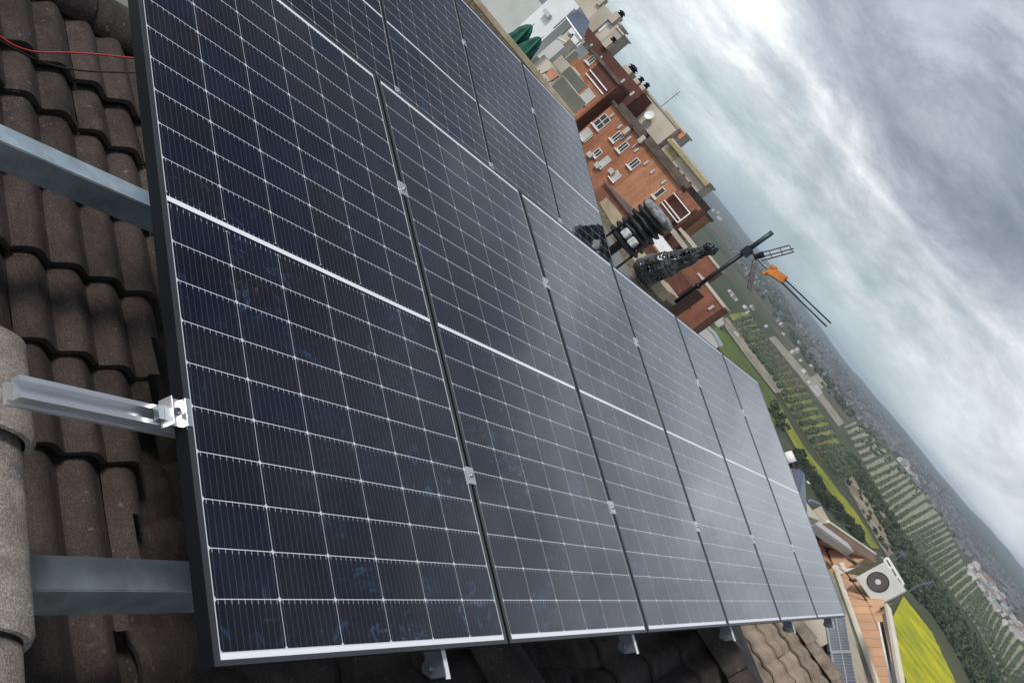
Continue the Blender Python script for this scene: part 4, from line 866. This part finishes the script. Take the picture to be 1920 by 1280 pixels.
def field(name, mat, px, dz, kind='structure', n=10, label=None):
    """a sheet draped over the ground inside the quadrilateral / strip px = [(left points), (right points)]"""
    L_, R_ = px; vs, fs = [], []
    def samp(P, t):
        f = t * (len(P) - 1); i = min(int(f), len(P) - 2); return P[i].lerp(P[i + 1], f - i)
    LG = [atg(*p) for p in L_]; RG = [atg(*p) for p in R_]
    N_ = n * 3
    for i in range(N_ + 1):
        a, c = samp(LG, i / N_), samp(RG, i / N_)
        for j in range(n + 1):
            p = a.lerp(c, j / n); e = 0 if not (j in (0, n)) else noise.noise(Vector((i * .7, j, 4))) * 5
            dd = (c - a).normalized() * e; vs.append((p.x + dd.x, p.y + dd.y, hgt(p.x + dd.x, p.y + dd.y) + dz))
    for i in range(N_):
        for j in range(n): k = i * (n + 1) + j; fs.append((k, k + 1, k + n + 2, k + n + 1))
    return tag(MB().add(vs, fs).build(name, mat, smooth=True), kind=kind)
M_RAPE = pmat('flowering_rapeseed', (.60, .52, .012), .95, 0, .3, .07, 0, col2=(.20, .25, .025), spec=.1, detail=9); M_RAPE2 = pmat('fading_rapeseed', (.34, .33, .02), .95, 0, .3, .05, 0, col2=(.11, .14, .03), spec=.1, detail=9); M_MEAD = pmat('meadow_grass', (.12, .155, .03), .95, 0, .3, .06, col2=(.065, .095, .022), spec=.1)
M_TRACK = pmat('gravel_track', (.36, .32, .25), .95, 0, .25, .08, col2=(.19, .17, .12), spec=.1); M_SOIL = pmat('reddish_soil', (.21, .13, .09), .95, 0, .3, .05, col2=(.12, .09, .06), spec=.1)
M_ROCK = pmat('pale_rocky_ground', (.36, .31, .23), .95, 0, .3, .12, col2=(.13, .10, .07), spec=.1); M_SOILP = pmat('pale_orchard_soil', (.36, .33, .235), .95, 0, .25, .03, col2=(.21, .21, .14), spec=.1); M_MOSSY = pmat('yellow_green_orchard_floor', (.27, .255, .07), .95, 0, .3, .02, col2=(.11, .125, .035), spec=.1)
field('rapeseed_field', M_RAPE, [((1668, 1165), (1680, 1240), (1715, 1330)), ((1692, 1118), (1745, 1185), (1800, 1300))], .45)
field('rapeseed_field', M_RAPE2, [((1448, 762), (1492, 845), (1540, 905), (1588, 965), (1632, 1028)), ((1462, 765), (1508, 842), (1556, 900), (1604, 962), (1648, 1030))], .45)
field('meadow', M_MEAD, [((1325, 622), (1375, 700), (1450, 800)), ((1348, 610), (1400, 675), (1470, 770))], .4)
field('gravel_track', M_TRACK, [((1350, 602), (1405, 680), (1452, 738)), ((1362, 596), (1420, 672), (1470, 735))], .5)
field('soil_field', M_SOIL, [((1408, 625), (1455, 690), (1500, 745)), ((1425, 620), (1472, 680), (1512, 735))], .5)
field('gravel_track', M_TRACK, [((1772, 1160), (1790, 1205), (1830, 1300)), ((1780, 1158), (1800, 1203), (1846, 1300))], .5)
field('orchard_floor', M_MOSSY, [((1366, 590), (1400, 650), (1440, 700), (1480, 770), (1530, 850), (1570, 905)), ((1400, 584), (1440, 640), (1480, 690), (1530, 760), (1580, 840), (1612, 892))], .3, n=14)
field('farm_road', M_TRACK, [((1440, 634), (1500, 708), (1545, 765), (1572, 800)), ((1452, 630), (1512, 700), (1557, 759), (1582, 793))], .4)
field('farm_yard', M_SOILP, [((1513, 712), (1530, 735)), ((1532, 700), (1550, 722))], .5)
OL_ = [(1582, 800), (1610, 850), (1640, 905), (1665, 955), (1700, 1004), (1726, 1038), (1761, 1078), (1798, 1131), (1833, 1179), (1862, 1232), (1890, 1290)]
OR_ = [(1604, 790), (1650, 832), (1691, 878), (1722, 915), (1768, 970), (1785, 1009), (1803, 1050), (1832, 1100), (1852, 1132), (1890, 1180), (1940, 1240)]
field('orchard_floor', M_SOILP, [OL_, OR_], .3, n=14)
field('rocky_slope', M_ROCK, [((1555, 855), (1592, 920), (1628, 985), (1662, 1045)), ((1572, 842), (1614, 892), (1652, 948), (1690, 1030))], .35)

# ---- trees
def foliage(name, c1, c2):
    m = D.materials.new(name); m.use_nodes = True; t = NT(m.node_tree); b = t.n['Principled BSDF']
    oi = t.new('ShaderNodeObjectInfo'); g = t.new('ShaderNodeNewGeometry')
    f = t.noise(g.outputs['Position'], .35, 3)
    t.l.new(t.ramp(t.m('ADD', t.m('MULTIPLY', f, .8), t.m('MULTIPLY', oi.outputs['Random'], .25)), [(.3, c1), (.7, c2)]), b.inputs[0]); b.inputs['Roughness'].default_value = .9; b.inputs['Specular IOR Level'].default_value = .15; return m
M_OLIVE = foliage('olive_foliage', (.060, .080, .040), (.155, .18, .105)); M_WOOD = foliage('dark_wood_foliage', (.022, .034, .017), (.075, .090, .045)); M_TRUNK = pmat('tree_bark', (.08, .06, .045), .95)
def crown_mb(b, R_, H, n, rng, c=(0, 0, 0), leaf=.9):
    for i in range(n):
        while True:
            v = Vector((rng.uniform(-1, 1), rng.uniform(-1, 1), rng.uniform(-1, 1)))
            if .25 < v.length < 1: break
        v = v.normalized() * (v.length ** .5); k = 1 + .35 * noise.noise(v * 2.3 + Vector(c) * .1)
        p = Vector((v.x * R_ * k, v.y * R_ * k, v.z * H * .5 * k + H * .62)) + Vector(c)
        a = Vector((rng.gauss(0, 1), rng.gauss(0, 1), rng.gauss(0, 1))).normalized(); q_ = a.orthogonal().normalized(); w_ = a.cross(q_); l = leaf * rng.uniform(.6, 1.3)
        b.add([p - q_ * l, p + w_ * l * .7, p + q_ * l, p - w_ * l * .7], [(0, 1, 2, 3)])
def tree_proto(name, R_, H, n, mat, seed, leaf=.8):
    rng = random.Random(seed); root = empty(name)
    b = MB(); b.tube([(0, 0, -.5), (.05, 0, H * .3), (0, .1, H * .55)], [.22, .16, .08], 6)
    for k in range(3): a = k * 2.1 + seed; b.tube([(0, 0, H * .28), (math.cos(a) * R_ * .5, math.sin(a) * R_ * .5, H * .6)], [.12, .04], 4)
    b.build('trunk', M_TRUNK, root); b = MB(); crown_mb(b, R_, H, n, rng, leaf=leaf); b.build('crown', mat, root); return root
def dup(src, loc, rz, sc, label, cat, group):
    c = src.copy(); COL.objects.link(c); c.location = loc; c.rotation_euler = (0, 0, rz); c.scale = (sc, sc, sc); tag(c, label, cat, group)
    for ch in src.children: k = ch.copy(); COL.objects.link(k); k.parent = c
    return c
oprot = [tree_proto('olive_tree', 1.7, 2.7, 170, M_OLIVE, s_, .42) for s_ in (1, 2, 3)]
wprot = [tree_proto('wood_tree', 3.6, 7.0, 230, M_WOOD, s_, .75) for s_ in (4, 5)]
rng = random.Random(11); cand = []
def inside(px, LR):
    pass
def orchard(L_, R_, rows, per, tag_, jit=.5, prob=1.0, sizes=(.85, 1.2)):
    """rows of trees running from the near edge L_ to the far edge R_"""
    LG = [atg(*p) for p in L_]; RG = [atg(*p) for p in R_]; out = []
    def samp(P, t):
        f = t * (len(P) - 1); i = min(int(f), len(P) - 2); return P[i].lerp(P[i + 1], f - i)
    for i in range(rows):
        a, c = samp(LG, (i + .5) / rows), samp(RG, (i + .5) / rows); n = max(3, int((c - a).length / per))
        for j in range(n):
            if rng.random() > prob: continue
            p = a.lerp(c, (j + .5) / n); x, y = p.x + rng.uniform(-jit, jit), p.y + rng.uniform(-jit, jit); out.append((x, y, rng.uniform(*sizes)))
    return out
OA = orchard(OL_, OR_, 40, 4.6, 'a', .45, .95)
OB = orchard([(1372, 600), (1400, 650), (1440, 700), (1480, 770), (1530, 850), (1570, 905)], [(1402, 590), (1440, 640), (1480, 690), (1530, 760), (1580, 840), (1610, 885)], 26, 6.5, 'b', .8, .93, (.9, 1.3))
OC = []
OD = []
allt = sorted(OA + OB + OC + OD, key=lambda p: math.hypot(p[0], p[1])); print('olive trees', len(allt))
near, far = allt[:280], allt[280:]
for i, (x, y, s_) in enumerate(near):
    r = math.hypot(x, y); lab, grp = 'grey green olive tree standing in a row of the orchard below the town', 'olive trees in the orchard rows'
    if i < 3: c = oprot[i]; c.location = (x, y, hgt(x, y)); c.scale = (s_,) * 3; tag(c, lab, 'tree', grp)
    else: dup(oprot[i % 3], (x, y, hgt(x, y)), rng.uniform(0, 6.28), s_, lab, 'tree', grp)
b = MB()
for x, y, s_ in far:
    crown_mb(b, 1.6 * s_, 2.5 * s_, 22 if math.hypot(x, y) < 1200 else 10, rng, (x, y, hgt(x, y) - .4), .75)
tag(b.build('olive_grove', M_OLIVE), 'far rows of small olive trees climbing the pale slope under the town', 'olive grove', kind='stuff')
# dark woodland: one mass, with nearer single trees
wl = []
def scatter(L_, R_, n, sizes):
    LG = [atg(*p) for p in L_]; RG = [atg(*p) for p in R_]
    for i in range(n):
        f = rng.random() * (len(LG) - 1); k = min(int(f), len(LG) - 2); p = LG[k].lerp(LG[k + 1], f - k).lerp(RG[k].lerp(RG[k + 1], f - k), rng.random()); wl.append((p.x, p.y, rng.uniform(*sizes)))
scatter([(1668, 1020), (1700, 1105), (1745, 1150), (1800, 1240), (1840, 1320)], [(1690, 1020), (1745, 1085), (1790, 1150), (1840, 1225), (1880, 1300)], 850, (.4, .8))
scatter([(1575, 860), (1620, 930), (1665, 1010), (1700, 1080)], [(1596, 850), (1632, 905), (1690, 1000), (1735, 1070)], 380, (.3, .6))
scatter([(1555, 855), (1592, 920), (1628, 985), (1662, 1045)], [(1572, 842), (1614, 892), (1652, 948), (1690, 1030)], 70, (.25, .5))
scatter([(1480, 850), (1540, 945), (1610, 1020)], [(1500, 850), (1552, 930), (1618, 1010)], 90, (.3, .6))
scatter([(1470, 620), (1535, 715), (1590, 785)], [(1482, 612), (1550, 705), (1602, 775)], 170, (.35, .7))
scatter([(1400, 480), (1430, 540), (1460, 600)], [(1430, 490), (1465, 550), (1490, 610)], 400, (.6, 1.3))
scatter([(1440, 770), (1465, 820)], [(1448, 755), (1478, 810)], 30, (.35, .6))
scatter([(1590, 800), (1640, 860), (1700, 940)], [(1612, 790), (1665, 850), (1726, 920)], 60, (.4, .7))
wl.sort(key=lambda p: math.hypot(p[0], p[1]))
for i, (x, y, s_) in enumerate(wl[:70]):
    lab, grp = 'small dark bushy tree at the edge of the fields below the terrace', 'dark trees beside the fields'
    if i < 2: c = wprot[i]; c.location = (x, y, hgt(x, y)); c.scale = (s_,) * 3; tag(c, lab, 'tree', grp)
    else: dup(wprot[i % 2], (x, y, hgt(x, y)), rng.uniform(0, 6.28), s_, lab, 'tree', grp)
b = MB()
for x, y, s_ in wl[70:]: crown_mb(b, 3.4 * s_, 6.0 * s_, 30, rng, (x, y, hgt(x, y) - 1), 1.3)
tag(b.build('woodland', M_WOOD), 'dark green scrub and woodland filling the valley between fields and orchard', 'woodland', kind='stuff')

# ---- houses
M_HW = pmat('white_house_wall', (.50, .48, .45), .9, 0, .1, .2); M_HR = pmat('house_roof_tiles', (.26, .15, .10), .9, 0, .3, .3); M_HG = pmat('grey_shed_roof', (.33, .35, .37), .7, 0, .2, .2)
def house_me(w_, d_, h_, roofm, pitch):
    me = D.meshes.new('house'); x, y = w_ / 2, d_ / 2
    vs = [(-x, -y, -3), (x, -y, -3), (x, y, -3), (-x, y, -3), (-x, -y, h_), (x, -y, h_), (x, y, h_), (-x, y, h_), (-x, 0, h_ + pitch), (x, 0, h_ + pitch)]
    vs += [(-x - .3, -y - .4, h_ - .1), (x + .3, -y - .4, h_ - .1), (x + .3, 0, h_ + pitch + .15), (-x - .3, 0, h_ + pitch + .15), (x + .3, y + .4, h_ - .1), (-x - .3, y + .4, h_ - .1)]
    fs = [(0, 1, 5, 4), (1, 2, 6, 9, 5), (2, 3, 7, 6), (3, 0, 4, 8, 7), (10, 11, 12, 13), (13, 12, 14, 15)]
    me.from_pydata(vs, [], fs); me.materials.append(M_HW); me.materials.append(roofm)
    for p, k in zip(me.polygons, (0, 0, 0, 0, 1, 1)): p.material_index = k
    return me
HM = [house_me(11, 9, 6, M_HR, 1.8), house_me(16, 11, 7, M_HG, 1.2), house_me(9, 8, 8, M_HR, 1.5), house_me(30, 16, 7, M_HG, 1.5)]
def houses(px, n, lab, grp, sizes, jit=6, kinds=(0, 1, 2)):
    for i in range(n):
        f = rng.random() * (len(px) - 1); k = min(int(f), len(px) - 2); x = px[k][0] + (px[k + 1][0] - px[k][0]) * (f - k) + rng.gauss(0, jit) ; y = px[k][1] + (px[k + 1][1] - px[k][1]) * (f - k) + rng.gauss(0, jit)
        p = atg(x, y)
        if p.length > 9000: continue
        o = D.objects.new('house', HM[rng.choice(kinds)]); COL.objects.link(o); o.location = p; o.rotation_euler = (0, 0, rng.uniform(0, 3.14)); s_ = rng.uniform(*sizes); o.scale = (s_, s_, s_); tag(o, lab, 'house', grp)
houses([(1820, 1070), (1850, 1110), (1880, 1150), (1915, 1190)], 60, 'small white house in the village just above the orchard, near the right border', 'white village houses above the orchard', (.4, .85), 7)
houses([(1690, 860), (1712, 892), (1740, 925)], 14, 'tiny pale house along the upper edge of the orchard', 'pale houses at the orchard edge', (.6, 1.0), 3)
houses([(1370, 548), (1395, 580), (1415, 605)], 9, 'small pale house beside the track near the end of the brick blocks', 'pale houses behind the brick blocks', (.25, .5), 6)
houses([(1445, 600), (1490, 655), (1530, 715)], 10, 'tiny pale farm building on the dark plain', 'farm buildings on the plain', (.3, .6), 9, (0, 2))
houses([(1518, 718), (1530, 735)], 3, 'pale warehouse beside the beige yard on the plain', 'warehouses on the plain', (.35, .5), 3, (3,))
houses([(1340, 395), (1352, 415)], 6, 'tiny pale building at the foot of the hill behind the balconies', 'buildings below the hill', (1.0, 1.6), 4, (1,))
for px, lab in (((1318, 640), 'low white house next to the meadow at the end of the brick blocks'), ((1338, 602), 'white corner house between the brick blocks and the gravel track'), ((1378, 628), 'tiny white shed on the gravel track')):
    p = atg(*px); o = D.objects.new('house', HM[1 if px[0] == 1318 else 0]); COL.objects.link(o); o.location = p; o.rotation_euler = (0, 0, .3); s_ = 1.2 if px[0] < 1350 else .5; o.scale = (s_, s_, s_ * .7); tag(o, lab, 'house')
# the dense far town: thousands of roofs that read as one mass
b = MB(); rt = MB()
def town(A0, A1, n, col):
    for i in range(n):
        t_, u_2 = rng.random(), rng.random(); x = A0[0] + (A1[0] - A0[0]) * t_ + rng.gauss(0, 1) * 3; y = A0[1] + (A1[1] - A0[1]) * t_
        off = (u_2 - .5) * col; x += off * .8; y -= off * .6
        p = atg(x, y, 7000)
        if p.length > 6900: continue
        s_ = rng.uniform(2.5, 6.5); h_ = rng.uniform(2.5, 6); a = rng.uniform(0, 3.14); M = Matrix.Translation(p) @ Matrix.Rotation(a, 4, 'Z'); tgt = b if rng.random() < .55 else rt
        tgt.box((-s_, -s_ * .7, -4), (s_, s_ * .7, h_), M)
town((1530, 650), (1640, 790), 1300, 40); town((1640, 790), (1720, 880), 900, 22); town((1720, 880), (1910, 1140), 2600, 34); town((1480, 560), (1560, 680), 350, 30); town((1370, 440), (1480, 600), 160, 40)
M_TN = pmat('town_walls_and_roofs', (.27, .265, .27), .9, 0, .4, .004, col2=(.11, .115, .12)); M_TN2 = pmat('town_red_brown_roofs', (.125, .10, .095), .9, 0, .4, .02)
tag(b.build('far_town', M_TN), 'pale walls of the dense town spread over the far slope', 'town', kind='stuff'); tag(rt.build('far_town', M_TN2), 'reddish brown roofs of the dense town spread over the far slope', 'town', kind='stuff')

# ---- air between here and the hills
HAZE = D.materials.new('haze'); HAZE.use_nodes = True; t = NT(HAZE.node_tree); t.n.clear()
pv = t.new('ShaderNodeVolumePrincipled'); pv.inputs['Color'].default_value = (.74, .87, 1.0, 1); pv.inputs['Density'].default_value = 1.15e-4; pv.inputs['Anisotropy'].default_value = .2
ou = t.new('ShaderNodeOutputMaterial'); t.l.new(pv.outputs[0], ou.inputs['Volume'])
zmin = -110; b = MB(); b.box((-4000, -13000, zmin), (13000, 13000, 70)); tag(b.build('haze', HAZE), kind='stuff')
